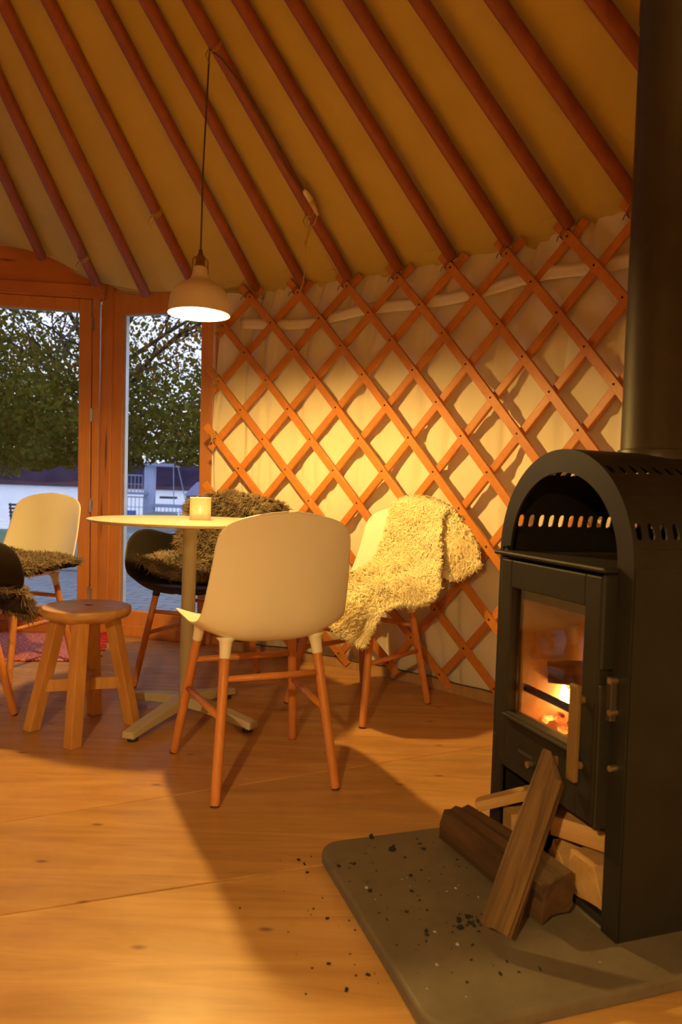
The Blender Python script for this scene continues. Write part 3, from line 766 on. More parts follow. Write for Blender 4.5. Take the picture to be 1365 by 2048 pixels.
cA = ((-.2375, 2.193, 0), yaw((-.405, .914)))
cB = ((.105, 2.91, 0), yaw((-.682, -.731)))
cC = ((-.596, 3.191, 0), yaw((-.28, -.96)))
cD = ((-1.485, 3.27, 0), yaw((-.32, -.947)))
cE = ((-1.462, 2.575, 0), yaw((.6, .8)))
chA = make_chair('shell_chair', 'white shell chair in front of the table, bare and seen from behind', False, 'white', *cA)
chB = dup(chA, *cB, 'white shell chair against the lattice under a cream sheepskin')
chD = dup(chA, *cD, 'white shell chair before the glass door with grey fur on its seat')
chC = make_chair('shell_armchair', 'black armchair behind the table before the side window', True, 'black', *cC)
chE = dup(chC, *cE, 'black armchair cut off by the left picture edge, beside the stool')

# ------------------------------------------------------------------ sheepskins
def pelt(name, ctrl, chair, label, mat, hide, n, length, rad, curl, lay=.5, nseg=4, seed=1, edge=.04, thick=.012, both=9., sm=0):
    rng = np.random.default_rng(seed)
    G = np.array(ctrl, float)                        # rows, cols, 3
    G = crom(G, 90); G = np.transpose(crom(np.transpose(G, (1, 0, 2)), 60), (1, 0, 2))
    nr, nc = G.shape[:2]
    # ragged outline: pull the rim in and out
    ii, jj = np.meshgrid(np.linspace(0, 1, nr), np.linspace(-1, 1, nc), indexing='ij')
    G = G + (rng.normal(0, .0015, (nr, nc, 1)))
    du = np.gradient(G, axis=1); dv = np.gradient(G, axis=0)
    N = np.cross(du, dv); N /= np.linalg.norm(N, axis=2)[..., None] + 1e-9
    # orient: mid seat normal up
    if N[nr // 4, nc // 2, 2] < 0: N = -N
    # base sheet
    V0 = np.concatenate([G.reshape(-1, 3), (G - N * thick).reshape(-1, 3)]); m = nr * nc
    idx = np.arange(m).reshape(nr, nc)
    q = np.stack([idx[:-1, :-1], idx[:-1, 1:], idx[1:, 1:], idx[1:, :-1]], -1).reshape(-1, 4)
    rim = np.concatenate([idx[0, :], idx[1:, -1], idx[-1, -2::-1], idx[-2:0:-1, 0]]); r2 = np.roll(rim, -1)
    qs = np.concatenate([q, q[:, ::-1] + m, np.stack([rim, rim + m, r2 + m, r2], -1)])
    # strands
    a = rng.uniform(0, nr - 1.001, n); b = rng.uniform(0, nc - 1.001, n)
    ne = n // 9                                     # extra wool along the rim
    sel = rng.integers(0, 4, ne)
    a[:ne] = np.where(sel == 0, rng.uniform(0, 1.5, ne), np.where(sel == 1, nr - 1.01 - rng.uniform(0, 1.5, ne), a[:ne]))
    b[:ne] = np.where(sel == 2, rng.uniform(0, 1.5, ne), np.where(sel == 3, nc - 1.01 - rng.uniform(0, 1.5, ne), b[:ne]))
    i0, j0 = a.astype(int), b.astype(int); fa, fb = (a - i0)[:, None], (b - j0)[:, None]
    def samp(X): return X[i0, j0] * (1 - fa) * (1 - fb) + X[i0 + 1, j0] * fa * (1 - fb) + X[i0, j0 + 1] * (1 - fa) * fb + X[i0 + 1, j0 + 1] * fa * fb
    B = samp(G); Nn = samp(N); Nn = np.where(((a / (nr - 1) > both) & (rng.uniform(0, 1, n) < .5))[:, None], -Nn - 1e-9, Nn); Nn /= np.linalg.norm(Nn, axis=1)[:, None]
    out = samp(du * (jj[..., None] ** 3) * 1.0); out /= np.linalg.norm(out, axis=1)[:, None] + 1e-6
    wj = np.abs(samp(jj[..., None])) ** 4
    along = samp(dv); along /= np.linalg.norm(along, axis=1)[:, None]
    endw = (np.clip((a / (nr - 1) - .85) / .15, 0, 1) - np.clip((.15 - a / (nr - 1)) / .15, 0, 1))[:, None]
    # coherent comb field
    ph = rng.uniform(0, 6.28, 6)
    c1 = np.sin(B @ np.array([31., 17., 23.]) + ph[0]) + .7 * np.sin(B @ np.array([-47., 29., 38.]) + ph[1]); c2 = np.sin(B @ np.array([19., -37., 27.]) + ph[2]) + .7 * np.sin(B @ np.array([41., 33., -52.]) + ph[3])
    side = np.cross(Nn, along)
    D = Nn * 1.0 + lay * (side * c1[:, None] + along * c2[:, None]) + out * wj * 1.1 + along * endw * 1.1 + rng.normal(0, .30, (n, 3)) + np.array([0, 0, -.35])
    D /= np.linalg.norm(D, axis=1)[:, None]
    Ln = length * rng.uniform(.6, 1.15, n)[:, None]
    per = np.cross(D, rng.normal(0, 1, (n, 3))); per /= np.linalg.norm(per, axis=1)[:, None]; per2 = np.cross(D, per)
    V = []; rr_ = rad * rng.uniform(.7, 1.3, n)[:, None]; phz = rng.uniform(0, 6.28, n)[:, None]
    prof = [1.0, 1.05, .85, .5] if nseg == 4 else [1, .9, .6]
    for s_ in range(nseg):
        t_ = s_ / nseg
        cpt = B + D * Ln * t_ + np.array([0, 0, -1]) * Ln * .28 * t_ ** 2 + (per * np.cos(phz + t_ * 7) + per2 * np.sin(phz + t_ * 7)) * curl * t_
        for k in range(3):
            an = 2 * pi * k / 3; V.append(cpt + (per * cos(an) + per2 * sin(an)) * rr_ * prof[s_])
    tip = B + D * Ln + np.array([0, 0, -1]) * Ln * .28 + (per * np.cos(phz + 7) + per2 * np.sin(phz + 7)) * curl; V.append(tip)
    V = np.stack(V, 1); per_ = V.shape[1]; VV = V.reshape(-1, 3); off = (np.arange(n) * per_)[:, None] + 2 * m
    Q = []; T_ = []
    for s_ in range(nseg - 1):
        for k in range(3): Q.append(np.array([s_ * 3 + k, s_ * 3 + (k + 1) % 3, (s_ + 1) * 3 + (k + 1) % 3, (s_ + 1) * 3 + k])[None] + off)
    for k in range(3): T_.append(np.array([(nseg - 1) * 3 + k, (nseg - 1) * 3 + (k + 1) % 3, nseg * 3])[None] + off)
    Q = np.concatenate(Q); T_ = np.concatenate(T_)
    allq = np.concatenate([qs, Q]); mi = np.concatenate([np.ones(len(qs)), np.zeros(len(Q)), np.zeros(len(T_))])
    o = np_mesh(name, np.concatenate([V0, VV]), allq, T_, None, None, True, mi, [M[mat], M[hide]])
    # shade the wool with the lie of the pelt: blend surface and strand normals
    if sm:
        me = o.data; vn = np.zeros(len(me.vertices) * 3, np.float32); me.vertices.foreach_get('normal', vn); vn = vn.reshape(-1, 3)
        vn[2 * m:] = vn[2 * m:] * (1 - sm) + np.repeat(Nn, per_, 0) * sm
        vn /= np.linalg.norm(vn, axis=1)[:, None] + 1e-9
        me.normals_split_custom_set_from_vertices(vn.tolist())
    o.location = chair[0]; o.rotation_euler = (0, 0, chair[1])
    return tag(o, label, 'sheepskin')
pelt('sheepskin', [
    [(-.240, .275, .325), (-.165, .290, .35), (-.05, .288, .41), (.08, .280, .43)],
    [(-.280, .215, .445), (-.19, .255, .474), (0, .262, .468), (.15, .245, .462)],
    [(-.290, .08, .452), (-.195, .10, .500), (0, .10, .478), (.18, .08, .492)],
    [(-.292, -.03, .455), (-.195, -.03, .502), (.0, -.04, .475), (.225, .02, .525)],
    [(-.272, -.13, .505), (-.18, -.125, .515), (.0, -.14, .482), (.15, -.09, .505)],
    [(-.245, -.165, .600), (-.12, -.20, .58), (0, -.205, .58), (.10, -.195, .58)],
    [(-.225, -.195, .700), (-.11, -.228, .70), (0, -.232, .70), (.07, -.228, .70)],
    [(-.19, -.245, .790), (-.1, -.256, .815), (0, -.258, .82), (.07, -.252, .795)],
    [(-.245, -.27, .785), (-.13, -.29, .815), (0, -.298, .82), (.06, -.295, .795)],
    [(-.325, -.275, .685), (-.238, -.215, .665), (-.13, -.30, .69), (.05, -.315, .73)],
    [(-.375, -.255, .590), (-.300, -.215, .540), (-.235, -.20, .545), (-.10, -.31, .62)]],
    cB, 'cream curly sheepskin draped over the white chair by the lattice', 'cream', 'hide', 30000, .027, .0037, .0095, .4, seed=3, both=.74, sm=.5)
pelt('sheepskin', [
    [(.225, .165, .530), (.12, .14, .470), (-.05, .12, .455), (-.20, .10, .48)],
    [(.215, .05, .535), (.1, .0, .460), (-.05, 0, .450), (-.2, 0, .49)],
    [(.175, -.09, .545), (.08, -.11, .485), (-.05, -.12, .47), (-.17, -.11, .50)],
    [(.185, -.125, .625), (.07, -.175, .585), (-.06, -.188, .575), (-.18, -.16, .58)],
    [(.19, -.20, .70), (.08, -.225, .695), (-.06, -.225, .695), (-.19, -.20, .70)],
    [(.21, -.25, .775), (.08, -.258, .806), (-.06, -.258, .806), (-.22, -.25, .78)],
    [(.21, -.315, .765), (.08, -.312, .795), (-.06, -.312, .795), (-.25, -.315, .765)],
    [(.22, -.335, .69), (.08, -.335, .70), (-.06, -.335, .70), (-.26, -.335, .68)]],
    cC, 'grey-brown sheepskin draped over seat and back of the black armchair behind the table', 'grey', 'darkhide', 16000, .048, .0027, .006, .55, seed=4, both=.72)
pelt('sheepskin', [
    [(-.245, .17, .475), (-.12, .215, .485), (.06, .215, .485), (.22, .17, .480)],
    [(-.265, .07, .490), (-.12, .10, .500), (.06, .10, .500), (.245, .07, .500)],
    [(-.260, -.06, .495), (-.12, -.04, .502), (.06, -.04, .492), (.235, -.06, .500)],
    [(-.235, -.15, .490), (-.12, -.14, .505), (.06, -.14, .505), (.20, -.14, .52)]],
    cD, 'grey-brown sheepskin pad on the seat of the white chair by the door', 'grey', 'darkhide', 8000, .046, .0030, .006, .6, seed=5, thick=.025)
pelt('sheepskin', [
    [(-.17, .285, .365), (-.05, .29, .36), (.08, .29, .36), (.20, .275, .37)],
    [(-.19, .225, .452), (-.05, .25, .455), (.08, .25, .455), (.215, .215, .455)],
    [(-.2, .10, .47), (-.05, .11, .46), (.08, .11, .46), (.2, .10, .47)],
    [(-.17, -.09, .47), (-.05, -.09, .46), (.08, -.09, .46), (.18, -.09, .47)]],
    cE, 'grey-brown sheepskin spilling over the seat edge of the cut-off black armchair', 'grey', 'darkhide', 7000, .050, .0030, .006, .5, seed=6)

# ------------------------------------------------------------------ stool
SX, SY = -.874, 2.508
so = empty('wooden_stool', (SX, SY, 0), label='low round four-legged wooden stool with a small hole in its seat', cat='stool')
HH = .430
mb = MB(); pr_ = [(.0001, HH - .048), (.105, HH - .048), (.132, HH - .036), (.145, HH - .026), (.148, HH - .020), (.148, HH - .004), (.145, HH), (.0001, HH)]
rng_ = random.Random(2); n_ = 60; vs = []
for r, z in pr_:
    for j in range(n_):
        a = 2 * pi * j / n_; k_ = 1 + .012 * sin(3 * a + .6) + .008 * sin(5 * a)
        if r > .1 and z < HH - .03: k_ *= 1 + .05 * sin(7 * a)
        vs.append((r * k_ * cos(a), r * k_ * sin(a), z))
fs = [(i * n_ + j, i * n_ + (j + 1) % n_, (i + 1) * n_ + (j + 1) % n_, (i + 1) * n_ + j) for i in range(len(pr_) - 1) for j in range(n_)]
mb.add(vs, fs)
mb.add([(.004 + .0155 * cos(2 * pi * j / 20), .012 + .011 * sin(2 * pi * j / 20), HH + .0006) for j in range(20)], [tuple(range(20))], 1)
mb.build('seat', [M['stool'], M['pad']], so, smooth=True, bevel=.001, seg=1, ang=50)
SL_ = [(-1.04, 2.471), (-.843, 2.321), (-.891, 2.666), (-.722, 2.575)]
def sleg(i, z):
    f = Vector((SL_[i][0] - SX, SL_[i][1] - SY, 0)); t_ = 1 - z / (HH - .04); k_ = .52 + .48 * t_
    return Vector((f.x * k_, f.y * k_, z))
for i in range(4):
    f = Vector((SL_[i][0] - SX, SL_[i][1] - SY, 0)).normalized(); a_ = Vector((-f.y, f.x, 0)); a_, b_ = (a_ + f).normalized(), (f - a_).normalized()
    hs = .021
    MB().sweep([(sleg(i, 0), a_, b_), (sleg(i, .2), a_, b_), (sleg(i, HH - .04), a_, b_)], [(-hs, -hs), (hs, -hs), (hs, hs), (-hs, hs)]).build('leg', M['stoolleg'], so, bevel=.003)
for (a, b, dz_) in ((0, 3, 0.0), (1, 2, .004)):
    p, q = sleg(a, .155 + dz_), sleg(b, .155 + dz_); d = (q - p).normalized(); n_v = Vector((-d.y, d.x, 0)).normalized()
    MB().sweep([(p, n_v, Vector((0, 0, 1))), (q, n_v, Vector((0, 0, 1)))], [(-.014, -.021), (.014, -.021), (.014, .021), (-.014, .021)]).build('stretcher', M['stoolleg'], so, bevel=.002)
pz = sleg(1, .155); 
MB().tube([pz + Vector((.006, -.024, 0)), pz + Vector((.006, -.0195, 0))], .004, 10).build('screw', M['hinge'], so)

# ------------------------------------------------------------------ rug
rg = empty('rug', (-1.5, 3.75, 0), label='small red flat-woven rug with tassels lying inside the glass door', cat='rug')
rc = [Vector(p) for p in ((-2.05, 3.32, 0), (-1.215, 3.44, 0), (-1.335, 4.08, 0), (-2.15, 3.97, 0))]
def rgf(u, v_):
    a = rc[0].lerp(rc[1], u); b = rc[3].lerp(rc[2], u); p = a.lerp(b, v_)
    return p + Vector((1.5, -3.75, .006 + .0015 * sin(u * 25) * sin(v_ * 18)))
MB().grid(rgf, 30, 22).build('weave', M['rug'], rg, smooth=True, solid=.007)
mb = MB(); rr2 = random.Random(4)
for i in range(26):
    p = rc[1].lerp(rc[2], (i + .5) / 26) + Vector((1.5, -3.75, .006)); L_ = rr2.uniform(.05, .085); a = rr2.uniform(-.5, .5)
    mb.tube([p, p + Vector((L_ * .5, .01 * a, .006)), p + Vector((L_, .06 * a, -.001))], [.004, .006, .003], 6)
for j in range(3):
    q = rc[2] + Vector((1.5 + .04, -3.75 - .03 * j, .012)); mb.tube([q, q + Vector((.03, .01, .02)), q + Vector((.06, -.01, .0))], [.006, .014, .006], 7)
mb.build('tassel_fringe', M['redyarn'], rg, smooth=True)

# ------------------------------------------------------------------ hearth slab, stove
U = Vector((.322, -.947, 0)).normalized(); W_ = Vector((.947, .322, 0)).normalized()     # U along the front, W_ into the stove
SA = math.atan2(U.y, U.x)
BLc = Vector((.170, 1.095, 0))
hs_ = MB(); 
def rrect(l, w_, r, n=8):
    pts = []
    for cx_, cy_, a0 in ((l - r, r, -pi / 2), (l - r, w_ - r, 0), (r, w_ - r, pi / 2), (r, r, pi)):
        for i in range(n + 1):
            a = a0 + pi / 2 * i / n; pts.append((cx_ + r * cos(a), cy_ + r * sin(a)))
    return pts
poly = [BLc + W_ * x - U * y for x, y in rrect(1.25, .625, .055)]
o = hs_.prism([(p.x, p.y) for p in poly], 0, .030).build('hearth_slab', M['slate'], bevel=.007, seg=3)
tag(o, 'dark grey stone hearth slab with rounded corners under the stove', 'hearth')

FC = Vector((.398, 1.773, 0)) + U * .23 + W_ * .23
ZB = .030
stove = empty('wood_stove', (FC.x, FC.y, ZB), SA, label='black arched steel wood stove with a glass fire door standing on the slab', cat='stove')
def sw_(x, y, z): return FC + U * x + W_ * y + Vector((0, 0, z + ZB))
SPR, RO, DP = .705, .23, .23
ARC = lambda a, r=RO: (r * cos(a), SPR + r * sin(a))
body = MB()
for x in (-RO, RO): body.grid(lambda u, v_, x=x: (x, -DP + 2 * DP * u, SPR * v_), 2, 2)
def vault(a0, a1, slots):
    if not slots:
        n_ = max(2, int((a1 - a0) / .09) + 1)
        body.grid(lambda u, v_: (ARC(a0 + (a1 - a0) * u)[0], -DP + 2 * DP * v_, ARC(a0 + (a1 - a0) * u)[1]), n_, 2); return
    nc = 16; tw = 2 * DP / nc; ha = (a1 - a0) / 2 * RO; ht = tw / 2; ac = (a0 + a1) / 2
    cor = math.atan2(ha, ht); angs = sorted(set([cor, pi - cor, pi + cor, 2 * pi - cor] + [2 * pi * i / 16 for i in range(16)]))
    for c_ in range(nc):
        tc_ = -DP + tw * (c_ + .5); inner = []; outer = []
        for a in angs:
            dx, dy = cos(a), sin(a)
            s_ = min(ht / abs(dx) if abs(dx) > 1e-6 else 9, ha / abs(dy) if abs(dy) > 1e-6 else 9); outer.append((dx * s_, dy * s_))
            hw_, hl = .0072, .0095
            if abs(dy) < 1e-6 or hw_ / max(abs(dx), 1e-6) * abs(dy) < hl: s_ = hw_ / abs(dx); q = (dx * s_, dy * s_)
            else:
                b_ = abs(dy) * hl; s_ = b_ + math.sqrt(max(0, b_ * b_ - hl * hl + hw_ * hw_)); q = (dx * s_, dy * s_)
            inner.append(q)
        P = []
        for t_, a_ in inner + outer:
            x, z = ARC(ac + a_ / RO); P.append((x, tc_ + t_, z))
        k_ = len(angs); body.add(P, [(i, (i + 1) % k_, k_ + (i + 1) % k_, k_ + i) for i in range(k_)])
rd = math.radians
for a0, a1, s_ in ((0, 9, 0), (9, 26, 1), (26, 47, 0), (47, 63, 1), (63, 117, 0), (117, 133, 1), (133, 154, 0), (154, 171, 1), (171, 180, 0)): vault(rd(a0), rd(a1), s_)
arcp = [ARC(pi * i / 32) for i in range(33)]
body.add([(x, DP, z) for x, z in arcp] + [(-RO, DP, 0), (RO, DP, 0)], [tuple(range(35))])
body.build('body', M['steel'], stove, smooth=False, solid=.004)
fp = MB(); RI = .188
ip = [(RI, 0)] + [(RI * cos(a), SPR + RI * .97 * sin(a)) for a in [pi * i / 40 for i in range(41)]] + [(-RI, 0)]
op = [(RO + .002, 0)] + [((RO + .002) * cos(a), SPR + (RO + .002) * sin(a)) for a in [pi * i / 40 for i in range(41)]] + [(-RO - .002, 0)]
k_ = len(ip); fp.add([(x, -DP, z) for x, z in ip + op], [(i, i + 1, k_ + i + 1, k_ + i) for i in range(k_ - 1)])
fp.build('arch_frame', M['steel'], stove, solid=.006)
fb = MB(); x0, x1, y1 = -.188, .188, .17; zb, zt = .195, .690
fb.box((0, (-DP + y1) / 2, zt - .003), (x1 - x0, y1 + DP, .006))                 # roof / warming shelf
fb.box((0, (-DP + y1) / 2, zb + .003), (x1 - x0, y1 + DP, .006))
for x in (x0 + .003, x1 - .003): fb.box((x, (-DP + y1) / 2, (zb + zt) / 2), (.006, y1 + DP, zt - zb))
fb.box((0, y1 - .003, (zb + zt) / 2), (x1 - x0, .006, zt - zb))
for x in (-.166, .166): fb.box((x, -.2285, .45), (.052, .006, .49))
for z in (.64, .235): fb.box((0, -.2285, z), (.30, .006, .09))
for a_, b_ in ((.2, .478), (.508, .69)): fb.box((.1865, -.244, (a_ + b_) / 2), (.008, .034, b_ - a_))
fb.build('firebox', M['steel'], stove, bevel=.002, seg=1)
ln = MB()
ln.box((0, y1 - .024, .45), (.35, .03, .44)).box((x0 + .021, -.03, .45), (.028, .36, .44)).box((x1 - .021, -.03, .45), (.028, .36, .44)).box((0, -.03, .222), (.36, .36, .03))
ln.box((0, -.208, .275), (.33, .022, .09))
ln.build('lining', M['brick'], stove, bevel=.003, seg=1)
wp = MB().box((-.002, -.055, .6985), (.40, .43, .010)); wp.build('warming_plate', M['steel'], stove, bevel=.004)
dr = MB()
dx0, dx1, dz0, dz1 = -.176, .182, .205, .685; gx0, gx1, gz0, gz1 = -.132, .134, .335, .622; yc, th_ = -.2475, .029
for a, b, c_, d_ in ((dx0, gx0, dz0, dz1), (gx1, dx1, dz0, dz1), (gx0, gx1, gz1, dz1), (gx0, gx1, dz0, gz0)):
    dr.box(((a + b) / 2, yc, (c_ + d_) / 2), (b - a, th_, d_ - c_))
dr.box((0, -.268, gz0 - .006), (.262, .014, .008))
door_s = dr.build('fire_door', M['steel'], stove, bevel=.003)
MB().box((0, -.245, (gz0 + gz1) / 2), (.27, .005, .29)).build('glass', M['stoveglass'], door_s)
h_ = MB().box((.146, -.283, .376), (.026, .012, .19)).tube([(.146, -.262, .44), (.146, -.279, .44)], .008, 10).tube([(.146, -.262, .31), (.146, -.279, .31)], .008, 10)
h_.build('handle', M['handle'], door_s, bevel=.003)
sl_ = MB().box((-.045, -.2625, .262), (.055, .003, .007), mi=1).tube([(-.020, -.26, .250), (-.020, -.275, .250)], [.006, .0075], 12)
sl_.build('air_control', [M['hinge'], M['pad']], door_s, smooth=False)
hg = MB()
for z in (.700, .244): hg.tube([(-.198, -.240, z - .014), (-.198, -.240, z + .014)], .009, 12).box((-.187, -.240, z), (.02, .012, .012))
hg.build('hinge', M['steel'], stove, bevel=.001, seg=1)
lt = MB().box((.196, -.240, .455), (.016, .014, .085)).build('latch', M['pipe'], stove, bevel=.001, seg=1)
for x, y, z in ((.2, -.238, .49), (.203, -.238, .43), (.208, -.235, .325)): MB().tube([(x, y + .006, z), (x, y - .012, z)], .006, 10).build('bolt', M['hinge'], stove)
PC = .0156
fp_ = MB().lathe([(.082, .924), (.082, .945), (.0765, .946), (.0765, 1.9), (.0785, 1.902), (.0785, 2.9), (.0001, 2.9)], 48, (0, PC, 0))
fp_.build('flue_pipe', M['pipe'], stove, smooth=True, bevel=.001, seg=1, ang=50)
bf = MB().box((0, 0, .008), (.45, .45, .012)); bf.build('base_plate', M['steel'], stove)

# ------------------------------------------------------------------ fire
def log(name, p0, p1, sec, mat, label, cat='log', group=None, jit=.006, seed=0, up=(0, 0, 1), notch=None, twist=.2):
    """split log: an uneven polygon section swept from p0 to p1; each log a mesh in its own frame (z along the grain)"""
    p0, p1 = Vector(p0), Vector(p1); d = p1 - p0; L = d.length; d.normalize()
    u_ = Vector(up); u_ = (u_ - d * u_.dot(d)).normalized(); x_ = u_.cross(d)
    rg_ = random.Random(seed); ns = 14
    # refine section
    poly = []
    for i in range(len(sec)):
        a, b = sec[i], sec[(i + 1) % len(sec)]
        for j in range(4): poly.append((a[0] + (b[0] - a[0]) * j / 4, a[1] + (b[1] - a[1]) * j / 4))
    n_ = len(poly); rad_ = [rg_.uniform(-jit, jit) for _ in range(n_)]; ph = [rg_.uniform(0, 6.28) for _ in range(n_)]
    vs = []
    for s_ in range(ns):
        t_ = s_ / (ns - 1)
        for j, (x, y) in enumerate(poly):
            k_ = 1 + rad_[j] * 9 + .10 * sin(3.1 * t_ + ph[j]) * jit / .006 * .5
            an = twist * (t_ - .5); c_, q_ = cos(an), sin(an)
            zz = t_ * L + (rg_.uniform(-.003, .003) if s_ in (0, ns - 1) else 0)
            if notch and notch(j / n_, t_): zz = min(zz, notch(j / n_, t_) * L)
            vs.append((k_ * (x * c_ - y * q_), k_ * (x * q_ + y * c_), zz))
    fs = [(i * n_ + j, i * n_ + (j + 1) % n_, (i + 1) * n_ + (j + 1) % n_, (i + 1) * n_ + j) for i in range(ns - 1) for j in range(n_)]
    fs += [tuple(range(n_ - 1, -1, -1)), tuple((ns - 1) * n_ + j for j in range(n_))]
    o = MB().add(vs, fs).build(name, M[mat], bevel=.0015, seg=1, ang=50)
    o.matrix_world = Matrix.Translation(p0) @ Matrix((x_, u_, d)).transposed().to_4x4()
    return tag(o, label, cat, group)
quad = lambda w_, h_, k_=.85: [(-w_ / 2, -h_ / 2), (w_ / 2, -h_ / 2 * k_), (w_ / 2 * k_, h_ / 2), (-w_ / 2 * .9, h_ / 2 * k_)]
tri = lambda w_, h_: [(-w_ / 2, -h_ / 2), (w_ / 2, -h_ / 2 * .8), (w_ * .1, h_ / 2)]
log('burning_log', sw_(-.155, -.11, .412), sw_(.07, -.06, .452), quad(.07, .055), 'emberlog', 'scorched log lying across the embers behind the stove glass', seed=7, cat='log')
log('burning_log', sw_(-.13, -.02, .262), sw_(.11, .03, .285), quad(.07, .06), 'emberlog', 'charred log underneath, glowing at the back of the firebox', seed=8, cat='log')
rg_ = random.Random(9); mb = MB()
for i in range(34):
    x, y = rg_.uniform(-.155, .10), rg_.uniform(-.17, .02); z = .285 + rg_.uniform(0, .035); s_ = rg_.uniform(.010, .022)
    R_ = Matrix.Rotation(rg_.uniform(0, 3), 3, 'Z') @ Matrix.Rotation(rg_.uniform(0, 3), 3, 'X')
    mb.box(sw_(x, y, z), (s_ * 1.6, s_, s_), R_)
tag(mb.build('ember_bed', M['ember'], bevel=.003, seg=1), 'bed of glowing red embers on the firebox floor', 'embers', kind='stuff')
mb = MB()
for x, y, z, h__, r_ in ((-.145, -.095, .335, .060, .012), (-.118, -.10, .325, .055, .014), (-.095, -.09, .32, .045, .011), (.03, -.04, .32, .06, .014)):
    c_ = sw_(x, y, z); mb.lathe([(.001, 0), (r_ * .8, h__ * .15), (r_, h__ * .35), (r_ * .6, h__ * .65), (r_ * .2, h__ * .9), (.0005, h__)], 12, tuple(c_))
tag(mb.build('flame', M['flame'], smooth=True), 'orange flame licking up between the logs behind the stove glass', 'fire')
gr = MB().tube([sw_(-.165, -.195, .378), sw_(.165, -.195, .378)], .009, 10); 
o = gr.build('fire_bar', M['steel']); 
o.parent = stove; o.matrix_parent_inverse = Matrix.LocRotScale(stove.location, stove.rotation_euler, None).inverted()

# ------------------------------------------------------------------ fire wood
log('firewood_log', (.312, 1.318, .058), (.452, 1.444, .345), quad(.062, .040, .8), 'bark', 'weathered split log leaning upright against the stove front', seed=21, jit=.008, up=(-.5, -.8, .3), cat='log', twist=.1,
    notch=lambda u, t_: .865 if ((u > .60 or u < .10) and t_ > .8) else None)
log('firewood_log', (.302, 1.735, .070), (.452, 1.395, .083), quad(.082, .076), 'darklog', 'dark bark-covered log lying on the slab behind the leaning log', seed=22, jit=.009, cat='log')
log('kindling_stick', (.352, 1.715, .122), (.545, 1.655, .205), quad(.036, .024), 'fresh', 'pale kindling stick poking out of the left end of the wood store', seed=23, jit=.002, cat='kindling', twist=.05)
WG = 'split logs in the store under the stove'
log('firewood_log', sw_(-.150, -.235, .062), sw_(-.10, .15, .070), quad(.062, .058), 'fresh', 'pale split log end showing below the kindling stick', 'log', WG, seed=24, jit=.003)
log('firewood_log', sw_(.012, -.215, .134), sw_(.178, -.12, .142), quad(.060, .045), 'fresh', 'split log lying crosswise on top of the store at the right', 'log', WG, seed=25, jit=.003, twist=.05)
log('firewood_log', sw_(.128, -.225, .072), sw_(.120, .10, .072), [(-.060, -.04), (.048, -.055), (.052, .032), (-.02, .03)], 'fresh', 'big wedge-shaped log end at the right foot of the stove', 'log', WG, seed=26, jit=.003, twist=.05)
log('firewood_log', sw_(.015, -.215, .055), sw_(.01, .14, .058), tri(.08, .07), 'fresh', 'split log end half hidden behind the dark bark log', 'log', WG, seed=27, jit=.003)

# charcoal crumbs and ash flecks
mb = MB(); rg_ = random.Random(31)
def crumb(x, y, z, s_, mi=0):
    R_ = Matrix.Rotation(rg_.uniform(0, 6), 3, 'Z') @ Matrix.Rotation(rg_.uniform(0, .5), 3, 'X')
    k_ = rg_.uniform(.4, 1)
    vs = [R_ @ Vector((s_ * a * rg_.uniform(.6, 1.1), s_ * k_ * b * rg_.uniform(.5, 1.1), s_ * .35 * c_)) + Vector((x, y, z + s_ * .3)) for a in (-1, 1) for b in (-1, 1) for c_ in (-1, 1)]
    mb.add(vs, [(0, 1, 3, 2), (4, 6, 7, 5), (0, 4, 5, 1), (2, 3, 7, 6), (0, 2, 6, 4), (1, 5, 7, 3)], mi)
for i in range(70):
    p = BLc + W_ * abs(rg_.gauss(.16, .08)) - U * rg_.uniform(.08, .58); crumb(p.x, p.y, .030, rg_.choice([.0015, .002, .003, .0045]))
for i in range(26): 
    p = BLc + W_ * rg_.gauss(.215, .03) - U * rg_.gauss(.245, .012); crumb(p.x, p.y, .030, rg_.uniform(.002, .006))
for x, y, s_ in ((.10, 1.72, .008), (.145, 1.66, .008), (.05, 1.72, .0)): 
    if s_: crumb(x, y, .030, s_)
for i in range(34):
    p = BLc + W_ * (-abs(rg_.gauss(.03, .07)) - .01) - U * rg_.uniform(.15, .62); crumb(p.x, p.y, 0, rg_.choice([.001, .0014, .002, .0045]))
for i in range(16):
    p = BLc + W_ * abs(rg_.gauss(.2, .1)) - U * rg_.uniform(.05, .5); crumb(p.x, p.y, .030, rg_.choice([.0015, .003]), 1)
tag(mb.build('charcoal_crumbs', [M['char'], M['concrete']]), 'charcoal crumbs scattered over the hearth slab and the floor beside it', 'charcoal', kind='stuff')

# ------------------------------------------------------------------ outdoors
o = MB().box((-1, 5.85, -.10), (14, 3.1, .08)).build('paving', M['paving']); tag(o, kind='structure')
mb = MB().grid(lambda u, v_: (-34 + 60 * u, 7.3 + 21.0 * v_, -.08 - 1.04 * v_ ** 1.2), 24, 24)
tag(mb.build('lawn', M['lawn'], smooth=True), kind='structure')
mb = MB().grid(lambda u, v_: (-260 + 460 * u, 27.5 + 200 * v_, -1.1), 2, 2)
tag(mb.build('lake', M['water']), kind='structure')
def ridge(u, v_):
    x = -320 + 560 * u
    h_ = 9.5 + 1.2 * sin(x * .05) + .8 * sin(x * .21 + 1) + .5 * sin(x * .9)
    return (x, 226 + 30 * v_, -1.2 + h_ * v_ ** .35)
tag(MB().grid(ridge, 260, 10).build('hills', M['hill'], smooth=False), kind='structure')
tag(MB().grid(lambda u, v_: (-320 + 560 * u, 224 + 2 * v_, -1.2 + 1.6 * v_ * (1 + .3 * sin(u * 90))), 90, 2).build('far_shore', M['shorebank']), kind='structure')
